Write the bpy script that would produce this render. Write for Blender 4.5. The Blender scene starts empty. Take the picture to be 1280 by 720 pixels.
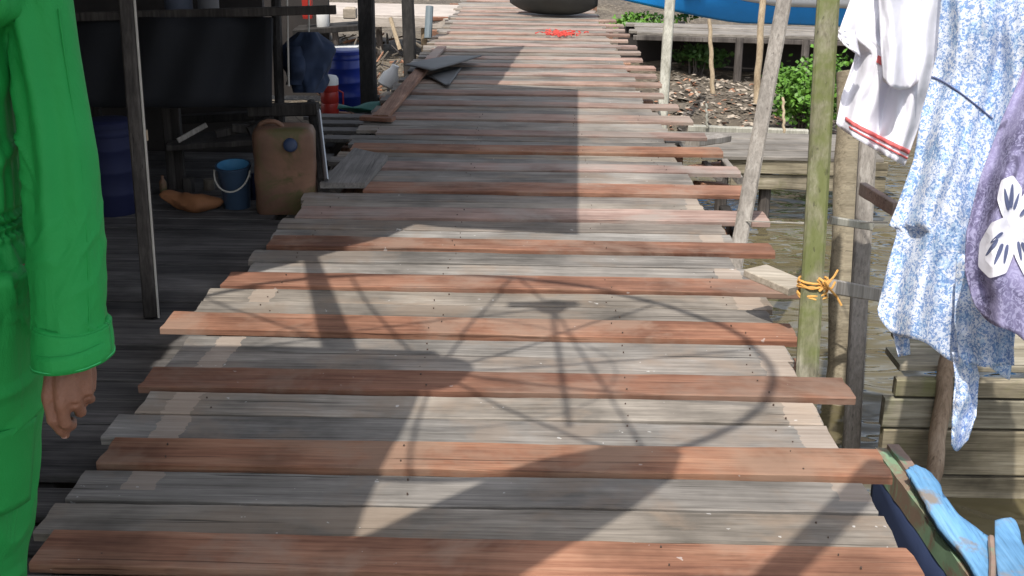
import bpy, bmesh, math, random
from mathutils import Vector, Matrix, noise
random.seed(7)
R = math.radians
sc = bpy.context.scene
# ------------------------------------------------------------ camera, sky, sun
FPX = 1450.0; CW, CH = 1280.0, 720.0; HC = 1.6
PITCH = math.atan(492.0/FPX); ROLL = 0.0115
YAW = math.atan(19.3*math.cos(PITCH)/FPX)
cd = bpy.data.cameras.new('camera'); cam = bpy.data.objects.new('camera', cd)
sc.collection.objects.link(cam); sc.camera = cam
RM = Matrix.Rotation(YAW,3,'Z') @ Matrix.Rotation(math.pi/2-PITCH,3,'X') @ Matrix.Rotation(ROLL,3,'Z')
cam.matrix_world = Matrix.Translation((0,0,HC)) @ RM.to_4x4()
cd.sensor_width = 36.0; cd.lens = 36.0*FPX/CW; cd.clip_start = 0.05; cd.clip_end = 3000
SUN_EL, SUN_AZ = 60.0, 22.0            # azimuth: shadows fall this many degrees right of forward
SDX, SDY = math.sin(R(SUN_AZ)), math.cos(R(SUN_AZ)); COT = 1/math.tan(R(SUN_EL))
w = bpy.data.worlds.new('World'); sc.world = w; w.use_nodes = True
nt = w.node_tree; bg = nt.nodes['Background']
sky = nt.nodes.new('ShaderNodeTexSky'); sky.sky_type = 'NISHITA'; sky.sun_disc = False
sky.sun_elevation = R(SUN_EL); sky.sun_rotation = R(180+SUN_AZ); sky.dust_density = 2.5; sky.air_density = 1.0
hsv = nt.nodes.new('ShaderNodeHueSaturation'); hsv.inputs['Saturation'].default_value = .5
nt.links.new(sky.outputs[0], hsv.inputs['Color']); nt.links.new(hsv.outputs[0], bg.inputs[0]); bg.inputs[1].default_value = 0.15
sl = bpy.data.lights.new('sun','SUN'); sl.energy = 3.0; sl.angle = R(0.5); sl.color = (1,.945,.87)
so = bpy.data.objects.new('sun', sl); sc.collection.objects.link(so)
so.rotation_euler = Vector((-SDX*math.cos(R(SUN_EL)), -SDY*math.cos(R(SUN_EL)), math.sin(R(SUN_EL)))).to_track_quat('Z','Y').to_euler()
sc.view_settings.view_transform = 'Standard'; sc.view_settings.look = 'None'
sc.view_settings.exposure = 0.5; sc.view_settings.gamma = 1.0
sc.render.engine = 'CYCLES'
sc.cycles.max_bounces = 6

def ray(x, y):
    return RM @ Vector(((x-CW/2)/FPX, -(y-CH/2)/FPX, -1.0))
def G(x, y, z=0.0):
    d = ray(x,y); t = (z-HC)/d.z
    return Vector((d.x*t, d.y*t, z))
def P(x, y, zc):
    return Vector((0,0,HC)) + ray(x,y)*zc
def onY(x, y, Y):
    d = ray(x,y); return Vector((0,0,HC)) + d*(Y/d.y)
def zc_of(y, z):                       # depth of the plane z at photo row y
    d = ray(640,y); return (z-HC)/d.z

# ------------------------------------------------------------ materials
def mat(name):
    m = bpy.data.materials.new(name); m.use_nodes = True
    return m, m.node_tree, m.node_tree.nodes['Principled BSDF']
def N(nt, t, **k):
    n = nt.nodes.new(t)
    for a,b in k.items(): setattr(n,a,b)
    return n
def ramp(nt, fac, stops, interp='LINEAR'):
    r = N(nt,'ShaderNodeValToRGB'); r.color_ramp.interpolation = interp
    e = r.color_ramp.elements
    while len(e) < len(stops): e.new(0.5)
    for i,(p,c) in enumerate(stops):
        e[i].position = p; e[i].color = (*c,1) if len(c)==3 else c
    nt.links.new(fac, r.inputs[0]); return r.outputs[0]
def mixc(nt, fac, a, b, mode='MIX'):
    m = N(nt,'ShaderNodeMix', data_type='RGBA', blend_type=mode)
    if isinstance(fac,(int,float)): m.inputs[0].default_value = fac
    else: nt.links.new(fac, m.inputs[0])
    for i,v in ((6,a),(7,b)):
        if isinstance(v,tuple): m.inputs[i].default_value = (*v[:3],1)
        else: nt.links.new(v, m.inputs[i])
    return m.outputs[2]
def math_(nt, op, a, b=None):
    m = N(nt,'ShaderNodeMath', operation=op)
    for i,v in enumerate((a,b)):
        if v is None: continue
        if isinstance(v,(int,float)): m.inputs[i].default_value = v
        else: nt.links.new(v, m.inputs[i])
    return m.outputs[0]
def coords(nt, scale=(1,1,1), rnd=True, rot=(0,0,0)):
    tc = N(nt,'ShaderNodeTexCoord'); v = tc.outputs['Object']
    if rnd:
        oi = N(nt,'ShaderNodeObjectInfo'); mu = N(nt,'ShaderNodeVectorMath', operation='MULTIPLY_ADD')
        cx = N(nt,'ShaderNodeCombineXYZ'); 
        for i in range(3): nt.links.new(oi.outputs['Random'], cx.inputs[i])
        nt.links.new(cx.outputs[0], mu.inputs[0]); mu.inputs[1].default_value = (37,53,29)
        nt.links.new(v, mu.inputs[2]); v = mu.outputs[0]
    mp = N(nt,'ShaderNodeMapping'); mp.inputs['Scale'].default_value = scale; mp.inputs['Rotation'].default_value = rot
    nt.links.new(v, mp.inputs[0]); return mp.outputs[0]
def noi(nt, vec, s, detail=6, rough=.6, dist=0):
    n = N(nt,'ShaderNodeTexNoise'); n.inputs['Scale'].default_value = s; n.inputs['Detail'].default_value = detail
    n.inputs['Roughness'].default_value = rough; n.inputs['Distortion'].default_value = dist
    nt.links.new(vec, n.inputs['Vector']); return n.outputs['Fac']
def bump(nt, b, h, strength, dist=.01):
    bm_ = N(nt,'ShaderNodeBump'); bm_.inputs['Strength'].default_value = strength; bm_.inputs['Distance'].default_value = dist
    nt.links.new(h, bm_.inputs['Height']); nt.links.new(bm_.outputs[0], b.inputs['Normal'])
GRAIN = {'X':(1,26,26), 'Y':(26,1,26), 'Z':(26,26,1)}
def wood(name, lo, mid, hi, axis='X', blotch=.5, var=.25, rough=.8, specks=0.0, cracks=.5, tint=None, bands=False, hue=False):
    m, t, b = mat(name)
    v1 = coords(t, GRAIN[axis]); g = noi(t, v1, 2.2, 8, .65, .4)
    v2 = coords(t, tuple(6 if q>1 else 1 for q in GRAIN[axis])); g2 = noi(t, v2, 1.1, 5, .6, .6)
    v3 = coords(t, (1,1,1)); bl = noi(t, v3, 2.6, 4, .6)
    f = math_(t,'ADD', math_(t,'MULTIPLY', g, .5), math_(t,'MULTIPLY', g2, .5))
    c = ramp(t, f, [(.34,lo),(.5,mid),(.66,hi)])
    fg = noi(t, coords(t, tuple(70 if q>1 else 2.2 for q in GRAIN[axis])), 1.6, 4, .7)
    c = mixc(t, 1.0, c, ramp(t, fg, [(.34,(.74,.74,.74)),(.5,(1,1,1)),(.68,(1.08,1.08,1.08))]), 'MULTIPLY')
    bc = ramp(t, bl, [(.32,(1-blotch*.55,)*3),(.55,(1,1,1)),(.75,(1+blotch*.25,)*3)])
    c = mixc(t, 1.0, c, bc, 'MULTIPLY')
    if tint:                                   # broad patches of another tone (moss, old paint, damp)
        tn = noi(t, coords(t,(1,1,1)), tint[1], 5, .65, .3)
        tf = ramp(t, tn, [(tint[2]-.05,(0,0,0)),(tint[2]+.07,(1,1,1))])
        c = mixc(t, math_(t,'MULTIPLY',tf,tint[3]), c, tint[0])
    cr = noi(t, coords(t, tuple(q*1.7 if q>1 else .8 for q in GRAIN[axis])), 1.3, 3, .5, .2)
    cf = ramp(t, cr, [(.655,(0,0,0)),(.70,(1,1,1))])
    c = mixc(t, math_(t,'MULTIPLY',cf,cracks), c, tuple(q*.32 for q in lo))
    if hue:
        o2 = N(t,'ShaderNodeObjectInfo'); w2 = N(t,'ShaderNodeTexWhiteNoise', noise_dimensions='1D'); t.links.new(o2.outputs['Random'], w2.inputs['W'])
        tn2 = ramp(t, w2.outputs['Value'], [(0,(1.05,1.0,.92)),(.4,(1,1,1)),(.75,(.97,1,1.03)),(1,(1.04,.98,.94))])
        c = mixc(t, 1.0, c, tn2, 'MULTIPLY')
    if bands:
        ge = N(t,'ShaderNodeNewGeometry'); sx = N(t,'ShaderNodeSeparateXYZ'); t.links.new(ge.outputs['Position'], sx.inputs[0])
        oi = N(t,'ShaderNodeObjectInfo'); wob = math_(t,'MULTIPLY', math_(t,'SUBTRACT', oi.outputs['Random'], .5), .05)
        xx = math_(t,'ADD', sx.outputs[0], wob)
        for cx, hw, y0, y1, st in ((-1.10,.047,2.9,4.9,.5),(.93,.055,2.9,6.6,.42)):
            d = math_(t,'ABSOLUTE', math_(t,'SUBTRACT', xx, cx))
            e = noi(t, coords(t,(9,9,9)), 3, 3)
            d = math_(t,'ADD', d, math_(t,'MULTIPLY', math_(t,'SUBTRACT', e,.5), .05))
            mk = math_(t,'LESS_THAN', d, hw)
            mk = math_(t,'MULTIPLY', mk, math_(t,'GREATER_THAN', sx.outputs[1], y0))
            mk = math_(t,'MULTIPLY', mk, math_(t,'LESS_THAN', sx.outputs[1], y1))
            mk = math_(t,'MULTIPLY', mk, math_(t,'GREATER_THAN', oi.outputs['Random'], .22))
            c = mixc(t, math_(t,'MULTIPLY', mk, st), c, mixc(t, g, (.33,.25,.19),(.58,.47,.38)))
    if specks>0:
        vo = N(t,'ShaderNodeTexVoronoi'); vo.inputs['Scale'].default_value = 9; t.links.new(coords(t,(1,1,1)), vo.inputs['Vector'])
        pm = noi(t, coords(t,(1,1,1)), 34, 2, .5); pg = noi(t, coords(t,(1,1,1)), 3.1, 2, .5)
        sm = math_(t,'MULTIPLY', math_(t,'GREATER_THAN', pm, .722), math_(t,'GREATER_THAN', pg, .57))
        c = mixc(t, math_(t,'MULTIPLY', sm, specks), c, (.7,.7,.68))
    oi = N(t,'ShaderNodeObjectInfo'); hs = N(t,'ShaderNodeHueSaturation')
    t.links.new(math_(t,'ADD', math_(t,'MULTIPLY', oi.outputs['Random'], var), 1-var*.5), hs.inputs['Value'])
    t.links.new(c, hs.inputs['Color']); t.links.new(hs.outputs[0], b.inputs['Base Color'])
    b.inputs['Roughness'].default_value = rough; b.inputs['Specular IOR Level'].default_value = .3
    bump(t, b, math_(t,'SUBTRACT', f, math_(t,'MULTIPLY', cf, .4)), .42, .006)
    return m
def plain(name, col, rough=.6, var=.15, nscale=6, metallic=0, bs=.15, dirt=None):
    m, t, b = mat(name)
    n = noi(t, coords(t,(1,1,1)), nscale, 5, .6)
    c = mixc(t, n, tuple(q*(1-var*1.5) for q in col), tuple(min(1,q*(1+var*1.5)) for q in col))
    if dirt:
        dn = noi(t, coords(t,(1,1,1)), dirt[1], 5, .7, .5)
        c = mixc(t, ramp(t, dn, [(dirt[2]-.04,(0,0,0)),(dirt[2]+.06,(1,1,1))]), c, dirt[0])
    t.links.new(c, b.inputs['Base Color']); b.inputs['Roughness'].default_value = rough
    b.inputs['Metallic'].default_value = metallic
    bump(t, b, noi(t, coords(t,(1,1,1)), nscale*6, 4), bs, .004)
    return m
M = {}
M['grey'] = wood('weathered_grey_wood', (.125,.112,.097),(.248,.226,.200),(.37,.34,.305), 'X', .8, .34, specks=.45, cracks=.8, bands=True, tint=((.25,.195,.15),2.2,.56,.6), hue=True)
M['red'] = wood('red_timber', (.135,.058,.038),(.275,.135,.086),(.39,.225,.15), 'X', .8, .36, cracks=.6, tint=((.30,.215,.165),1.9,.53,.6), specks=.3, hue=True)
M['redfar'] = wood('faded_red_timber', (.20,.125,.10),(.33,.225,.185),(.46,.34,.29), 'X', .7, .34, cracks=.7, tint=((.30,.26,.225),1.5,.52,.7), hue=True)
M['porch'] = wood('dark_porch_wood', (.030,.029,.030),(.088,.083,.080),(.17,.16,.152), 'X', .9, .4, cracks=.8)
M['greyY'] = wood('grey_timber_long', (.17,.155,.14),(.27,.245,.22),(.40,.37,.33), 'Y', .5, .2)
M['greyZ'] = wood('grey_post_wood', (.19,.17,.15),(.30,.275,.245),(.45,.42,.38), 'Z', .5, .2)
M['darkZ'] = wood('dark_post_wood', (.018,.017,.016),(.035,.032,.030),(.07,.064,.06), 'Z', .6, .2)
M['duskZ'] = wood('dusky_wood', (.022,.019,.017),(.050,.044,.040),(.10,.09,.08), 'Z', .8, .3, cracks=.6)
M['dimZ'] = wood('dim_post_wood', (.06,.052,.046),(.12,.105,.095),(.21,.19,.17), 'Z', .8, .2)
M['paleZ'] = wood('pale_post_wood', (.28,.27,.22),(.42,.41,.35),(.58,.57,.50), 'Z', .5, .2)
M['tanZ'] = wood('tan_stick_wood', (.26,.19,.12),(.42,.33,.22),(.55,.45,.32), 'Z', .4, .2)
M['moss'] = wood('mossy_post_wood', (.13,.12,.08),(.25,.235,.165),(.40,.38,.29), 'Z', .7, .1, tint=((.125,.150,.040),2.6,.48,.8))
M['bark'] = wood('round_post_bark', (.15,.125,.085),(.28,.24,.17),(.42,.37,.27), 'X', .5, .1)
M['crib'] = wood('damp_crib_boards', (.12,.105,.075),(.30,.27,.20),(.50,.46,.37), 'X', 1.0, .4, cracks=.85, tint=((.16,.17,.07),2.5,.60,.6), hue=True)
M['stringer'] = wood('stringer_wood', (.12,.06,.04),(.26,.14,.09),(.42,.26,.18), 'Y', .5, .2)
M['nail'] = plain('rusty_nail', (.09,.06,.045), .7)
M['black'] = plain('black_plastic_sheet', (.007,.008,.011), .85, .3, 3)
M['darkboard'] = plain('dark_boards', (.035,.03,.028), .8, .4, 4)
M['tin'] = plain('roof_tin', (.32,.30,.29), .5, .25, 3, dirt=((.20,.09,.05),2.0,.55))
M['metal'] = plain('dish_metal', (.35,.35,.36), .4, .1, 8, .8)
M['bluepl'] = plain('blue_plastic', (.018,.045,.32), .38, .12, 5)
M['dkblue'] = plain('dark_blue_plastic', (.006,.010,.050), .75, .2, 5)
M['bucket'] = plain('bucket_blue', (.035,.062,.105), .4, .15, 6)
M['bucketin'] = plain('bucket_light_blue', (.07,.24,.42), .45, .15, 6)
M['redpl'] = plain('red_plastic', (.42,.035,.025), .4, .15, 8)
M['whitepl'] = plain('white_plastic', (.72,.72,.70), .45, .06, 8)
M['brownpl'] = plain('brown_stained_plastic', (.17,.09,.055), .65, .6, 4, dirt=((.10,.085,.03),2.6,.52))
M['capblue'] = plain('cap_blue', (.025,.045,.10), .5, .1, 8)
M['navycloth'] = plain('navy_cloth', (.015,.028,.062), .85, .4, 4)
M['orange'] = plain('orange_cloth', (.26,.11,.045), .8, .3, 9)
M['teal'] = plain('teal_plastic', (.04,.17,.14), .5, .2, 6)
M['twine'] = plain('orange_twine', (.75,.38,.10), .8, .3, 40)
M['line'] = plain('thin_cord', (.45,.43,.38), .8, .2, 20)
M['greysheet'] = plain('grey_sheet', (.11,.11,.107), .6, .25, 5)
M['boatblue'] = plain('bright_blue_hull_paint', (.018,.29,.78), .4, .14, 3, dirt=((.05,.20,.42),4.0,.66))
M['white'] = plain('white_hull_paint', (.72,.74,.76), .4, .05, 2)
M['oldblue'] = wood('worn_light_blue_paint', (.09,.23,.42),(.15,.345,.58),(.22,.42,.64), 'Y', .6, .1, cracks=.8, tint=((.25,.205,.16),5.5,.585,.92), rough=.7)
M['navy'] = plain('navy_hull_paint', (.045,.065,.14), .5, .2, 5)
M['greenbrown'] = plain('worn_green_gunwale_paint', (.20,.31,.19), .7, .25, 14, dirt=((.24,.17,.12),5.0,.50))
M['rawbrown'] = plain('bare_gunwale_wood', (.27,.19,.15), .8, .3, 14, dirt=((.17,.27,.17),8.0,.6))
M['hull'] = plain('dark_hull', (.03,.032,.03), .6, .4, 4)
M['chilli'] = plain('red_scraps', (.62,.07,.05), .6, .3, 20)
M['skin'] = plain('skin', (.25,.115,.07), .5, .28, 30, bs=.5)
M['hair'] = plain('hair', (.012,.010,.009), .6, .2, 30)
M['trim'] = plain('red_trim', (.62,.13,.13), .8, .1, 20)
M['seam'] = plain('seam_navy', (.10,.12,.22), .9, .1, 20)
M['shoe'] = plain('black_rubber', (.02,.02,.02), .6, .1, 20)
M['leafA'] = plain('bright_leaf', (.10,.23,.025), .55, .45, 9)
M['leafB'] = plain('dark_leaf', (.045,.11,.02), .6, .4, 9)
for k in ('leafA','leafB'):
    b = M[k].node_tree.nodes['Principled BSDF']; b.inputs['Subsurface Weight'].default_value = 0
M['litA'] = plain('pale_litter', (.40,.34,.27), .8, .3, 30)
M['litB'] = plain('grey_litter', (.13,.11,.085), .8, .3, 30)
M['litC'] = plain('rust_litter', (.34,.17,.10), .8, .3, 30)
# green coverall cloth
m, t, b = mat('green_coverall_cloth')
c = mixc(t, noi(t, coords(t,(1,1,1)), 5, 4), (.006,.265,.046), (.012,.37,.072))
t.links.new(c, b.inputs['Base Color']); b.inputs['Roughness'].default_value = .72; b.inputs['Sheen Weight'].default_value = 0
wv = noi(t, coords(t,(1,1,1)), 420, 2); fo = noi(t, coords(t,(3,3,1.2)), 4.5, 4, .5, .8)
bump(t, b, math_(t,'ADD', math_(t,'MULTIPLY',wv,.07), fo), .55, .018); M['green'] = m
# white knit
m, t, b = mat('white_knit_cloth')
c = mixc(t, noi(t, coords(t,(1,1,1)), 4, 4), (.74,.74,.82), (.80,.80,.86)); t.links.new(c, b.inputs['Base Color'])
b.inputs['Roughness'].default_value = .9; bump(t, b, noi(t, coords(t,(1,1,1)), 9, 4), .3, .02); M['whitecloth'] = m
# blue sprigged cloth
m, t, b = mat('blue_sprigged_cloth')
v = coords(t,(1,1,1), False)
a1 = ramp(t, noi(t, v, 84, 3, .6, 1.2), [(.48,(0,0,0)),(.53,(1,1,1))]); a2 = noi(t, v, 9, 3, .5)
a3 = ramp(t, noi(t, v, 14, 2, .5, .8), [(.50,(0,0,0)),(.60,(1,1,1))])
a4 = ramp(t, noi(t, v, 120, 2, .6, .6), [(.56,(0,0,0)),(.60,(1,1,1))])
c = mixc(t, math_(t,'MULTIPLY',a3,.6), (.62,.68,.78), (.25,.45,.68)); c = mixc(t, math_(t,'MULTIPLY',a1,.85), c, (.11,.23,.50))
c = mixc(t, math_(t,'MULTIPLY',a4,.8), c, (.78,.80,.84))
t.links.new(c, b.inputs['Base Color']); b.inputs['Roughness'].default_value = .85
bump(t, b, noi(t, v, 10, 4), .35, .02); M['floral'] = m
# purple batik cloth
m, t, b = mat('purple_batik_cloth')
v = coords(t,(1,1,1), False)
a1 = ramp(t, noi(t, v, 50, 4, .65, 2.2), [(.50,(0,0,0)),(.55,(1,1,1))]); a2 = ramp(t, noi(t, v, 8, 3, .5, .6), [(.40,(0,0,0)),(.56,(1,1,1))])
c = mixc(t, a2, (.27,.25,.42), (.11,.10,.19)); c = mixc(t, math_(t,'MULTIPLY',a1,.6), c, (.40,.39,.58))
a5 = ramp(t, noi(t, coords(t,(1,1,1),False), 11, 3, .5, 1.), [(.60,(0,0,0)),(.66,(1,1,1))])
c = mixc(t, math_(t,'MULTIPLY',a5,.7), c, (.05,.042,.09))
t.links.new(c, b.inputs['Base Color']); b.inputs['Roughness'].default_value = .85; M['purple'] = m
# mud and water
m, t, b = mat('mud_ground')
v = coords(t,(1,1,1), False)
c = ramp(t, noi(t, v, 1.3, 8, .7), [(.3,(.045,.036,.026)),(.5,(.11,.088,.062)),(.7,(.20,.17,.12))])
c = mixc(t, ramp(t, noi(t, v, 14, 5, .7), [(.52,(0,0,0)),(.60,(1,1,1))]), c, (.23,.19,.14))
t.links.new(c, b.inputs['Base Color']); b.inputs['Roughness'].default_value = .75
bump(t, b, noi(t, v, 9, 8, .7), .8, .06); M['mud'] = m
m, t, b = mat('river_water')
v = coords(t,(1,1.7,1), False)
c = mixc(t, ramp(t, noi(t, v, .9, 2, .5, .6), [(.35,(0,0,0)),(.68,(1,1,1))]), (.095,.080,.040), (.145,.125,.072))
t.links.new(c, b.inputs['Base Color']); b.inputs['Roughness'].default_value = .04; b.inputs['IOR'].default_value = 1.42
h = math_(t,'ADD', noi(t, v, 2.2, 1, .4, 1.2), math_(t,'MULTIPLY', noi(t, v, 6, 1, .4, .6), .15))
bump(t, b, h, .9, .06); M['water'] = m

# ------------------------------------------------------------ mesh helpers
class MB:
    def __init__(s): s.v=[]; s.f=[]; s.mi=[]
    def add(s, vs, fs, mi=0):
        o = len(s.v); s.v += [Vector(q) for q in vs]; s.f += [tuple(o+i for i in q) for q in fs]; s.mi += [mi]*len(fs); return s
    def beam(s, p0, p1, wd, hh, up=(0,0,1), jit=0, mi=0):
        p0=Vector(p0); p1=Vector(p1); d=(p1-p0).normalized(); up=Vector(up)
        if abs(d.dot(up))>.99: up=Vector((0,1,0))
        sx=d.cross(up).normalized(); sy=sx.cross(d).normalized(); n=6
        vs=[]; fs=[]; c=.12
        prof=[(-.5,-.5+c),(-.5+c,-.5),(.5-c,-.5),(.5,-.5+c),(.5,.5-c),(.5-c,.5),(-.5+c,.5),(-.5,.5-c)]
        ch=min(wd,hh)*c
        prof=[((abs(a)*wd-(ch if abs(a)<.49 else 0)+(c*wd if abs(a)<.49 else 0))*(1 if a>0 else -1),(abs(bb)*hh-(ch if abs(bb)<.49 else 0)+(c*hh if abs(bb)<.49 else 0))*(1 if bb>0 else -1)) for a,bb in prof]
        for i in range(n+1):
            q=p0.lerp(p1,i/n); sc_=1+random.uniform(-jit,jit); off=sx*random.uniform(-jit,jit)*wd
            for a,bb in prof: vs.append(q+off+sx*a*sc_+sy*bb*sc_)
        for i in range(n):
            for k in range(8): fs.append((i*8+k,i*8+(k+1)%8,(i+1)*8+(k+1)%8,(i+1)*8+k))
        fs.append(tuple(range(7,-1,-1))); fs.append(tuple(n*8+k for k in range(8)))
        return s.add(vs,fs,mi)
    def tube(s, pts, radii, n=12, cap=True, wob=0, mi=0, sq=1.0):
        pts=[Vector(p) for p in pts]; 
        if isinstance(radii,(int,float)): radii=[radii]*len(pts)
        vs=[]; fs=[]; ref=None
        for i,p in enumerate(pts):
            d=(pts[min(i+1,len(pts)-1)]-pts[max(i-1,0)]).normalized()
            if ref is None: ref=Vector((1,0,0)) if abs(d.x)<.8 else Vector((0,1,0))
            a=(ref-d*ref.dot(d)).normalized(); ref=a; bb=d.cross(a)
            for k in range(n):
                th=2*math.pi*k/n; r=radii[i]*(1+random.uniform(-wob,wob))
                vs.append(p+a*math.cos(th)*r+bb*math.sin(th)*r*sq)
        for i in range(len(pts)-1):
            for k in range(n): fs.append((i*n+k,i*n+(k+1)%n,(i+1)*n+(k+1)%n,(i+1)*n+k))
        if cap: fs.append(tuple(range(n-1,-1,-1))); fs.append(tuple((len(pts)-1)*n+k for k in range(n)))
        return s.add(vs,fs,mi)
    def lathe(s, c, prof, n=28, sx=1, sy=1, mi=0, cap=True, sup=2.0, rot=0):
        c=Vector(c); vs=[]; fs=[]
        for r,z in prof:
            for k in range(n):
                th=2*math.pi*k/n; a=math.cos(th); bb=math.sin(th)
                if sup!=2.0:
                    q=(abs(a)**sup+abs(bb)**sup)**(-1/sup); a*=q; bb*=q
                X=a*r*sx; Y=bb*r*sy
                vs.append(c+Vector((X*math.cos(rot)-Y*math.sin(rot), X*math.sin(rot)+Y*math.cos(rot), z)))
        for i in range(len(prof)-1):
            for k in range(n): fs.append((i*n+k,i*n+(k+1)%n,(i+1)*n+(k+1)%n,(i+1)*n+k))
        if cap: fs.append(tuple(range(n-1,-1,-1))); fs.append(tuple((len(prof)-1)*n+k for k in range(n)))
        return s.add(vs,fs,mi)
    def slab(s, poly, z0, z1, mi=0):
        n=len(poly); vs=[(p[0],p[1],z0) for p in poly]+[(p[0],p[1],z1) for p in poly]
        fs=[tuple(range(n-1,-1,-1)),tuple(range(n,2*n))]+[(i,(i+1)%n,n+(i+1)%n,n+i) for i in range(n)]
        return s.add(vs,fs,mi)
    def grid(s, fn, nu, nv, mi=0, thick=0):
        vs=[fn(i/nu,j/nv) for j in range(nv+1) for i in range(nu+1)]
        fs=[(j*(nu+1)+i,j*(nu+1)+i+1,(j+1)*(nu+1)+i+1,(j+1)*(nu+1)+i) for j in range(nv) for i in range(nu)]
        return s.add(vs,fs,mi)
    def build(s, name, mats, parent=None, smooth=False, origin=None, solid=0, sub=0):
        me=bpy.data.meshes.new(name); o=Vector(origin) if origin is not None else Vector((0,0,0))
        if parent is not None and origin is None:
            o=parent_world(parent)
        elif origin is None and s.v:
            o=Vector((sum(q.x for q in s.v)/len(s.v), sum(q.y for q in s.v)/len(s.v), min(q.z for q in s.v)))
        me.from_pydata([q-o for q in s.v],[],s.f)
        if not isinstance(mats,(list,tuple)): mats=[mats]
        for q in mats: me.materials.append(q)
        for p,i in zip(me.polygons,s.mi): p.material_index=i; p.use_smooth=smooth
        bmx=bmesh.new(); bmx.from_mesh(me); 
        if not solid: bmesh.ops.recalc_face_normals(bmx,faces=bmx.faces)
        bmx.to_mesh(me); bmx.free()
        ob=bpy.data.objects.new(name,me); sc.collection.objects.link(ob)
        if parent is not None: ob.parent=parent; ob.location=o-parent_world(parent)
        else: ob.location=o
        if smooth=='auto' or smooth:
            try: me.set_sharp_from_angle(angle=R(50))
            except Exception: pass
        if solid:
            md=ob.modifiers.new('thickness','SOLIDIFY'); md.thickness=solid; md.offset=0
        if sub:
            md=ob.modifiers.new('smooth','SUBSURF'); md.levels=sub; md.render_levels=sub
        return ob
def parent_world(o):
    p=Vector(o.location)
    while o.parent is not None: o=o.parent; p+=Vector(o.location)
    return p
def tag(o, label=None, cat=None, group=None, kind=None):
    if label: o['label']=label
    if cat: o['category']=cat
    if group: o['group']=group
    if kind: o['kind']=kind
    return o
def empty(name, loc, label=None, cat=None, group=None, kind=None):
    o=bpy.data.objects.new(name,None); o.location=loc; o.empty_display_size=.1; sc.collection.objects.link(o)
    return tag(o,label,cat,group,kind)

# ------------------------------------------------------------ ground, water
def gh(x,y):
    n=noise.noise(Vector((x*.35,y*.35,0)))*.18+noise.noise(Vector((x*1.3,y*1.3,3)))*.07+noise.noise(Vector((x*4,y*4,7)))*.03
    left=1/(1+math.exp((x+1.1)*4.0))*1/(1+math.exp((4.2-y)*2.0))      # bank under the left house
    far=1/(1+math.exp((11.0-y+.15*x)*2.2))
    k=max(left,far)
    return -1.55*(1-k)+(-.62)*k+n
mb=MB(); nx,ny=150,170
def gf(u,v):
    x=-14+30*u; y=-6+40*v; return Vector((x,y,gh(x,y)))
mb.grid(gf,nx,ny)
# sheet out to the horizon, stitched round the fine part
ox=[(-14,-6),(16,-6),(16,34),(-14,34)]; OX=[(-1500,-1500),(1500,-1500),(1500,1500),(-1500,1500)]
def edge(i):
    j=(i+1)%4; n=nx if i%2==0 else ny
    a,b_=ox[i],ox[j]; return [(a[0]+(b_[0]-a[0])*k/n,a[1]+(b_[1]-a[1])*k/n) for k in range(n+1)], OX[i],OX[j]
for i in range(4):
    pts,A,B=edge(i); n=len(pts)-1
    inner=[(p[0],p[1],gh(*p)) for p in pts]; outer=[(A[0]+(B[0]-A[0])*k/n,A[1]+(B[1]-A[1])*k/n,-.62 if i!=0 else -1.4) for k in range(n+1)]
    mb.add(inner+outer,[(k,k+1,n+1+k+1,n+1+k) for k in range(n)])
tag(mb.build('ground',M['mud'],smooth=True,origin=(0,0,0)),'brown mud of the river bank beneath and beyond the boardwalk','mud',kind='structure')
WZ=-.9
mb=MB(); mb.grid(lambda u,v:Vector((-60+120*u,-60+120*v,WZ)),4,4)
tag(mb.build('water',M['water'],origin=(0,0,0)),'murky greenish brown river water beside the boardwalk','water',kind='structure')

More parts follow.
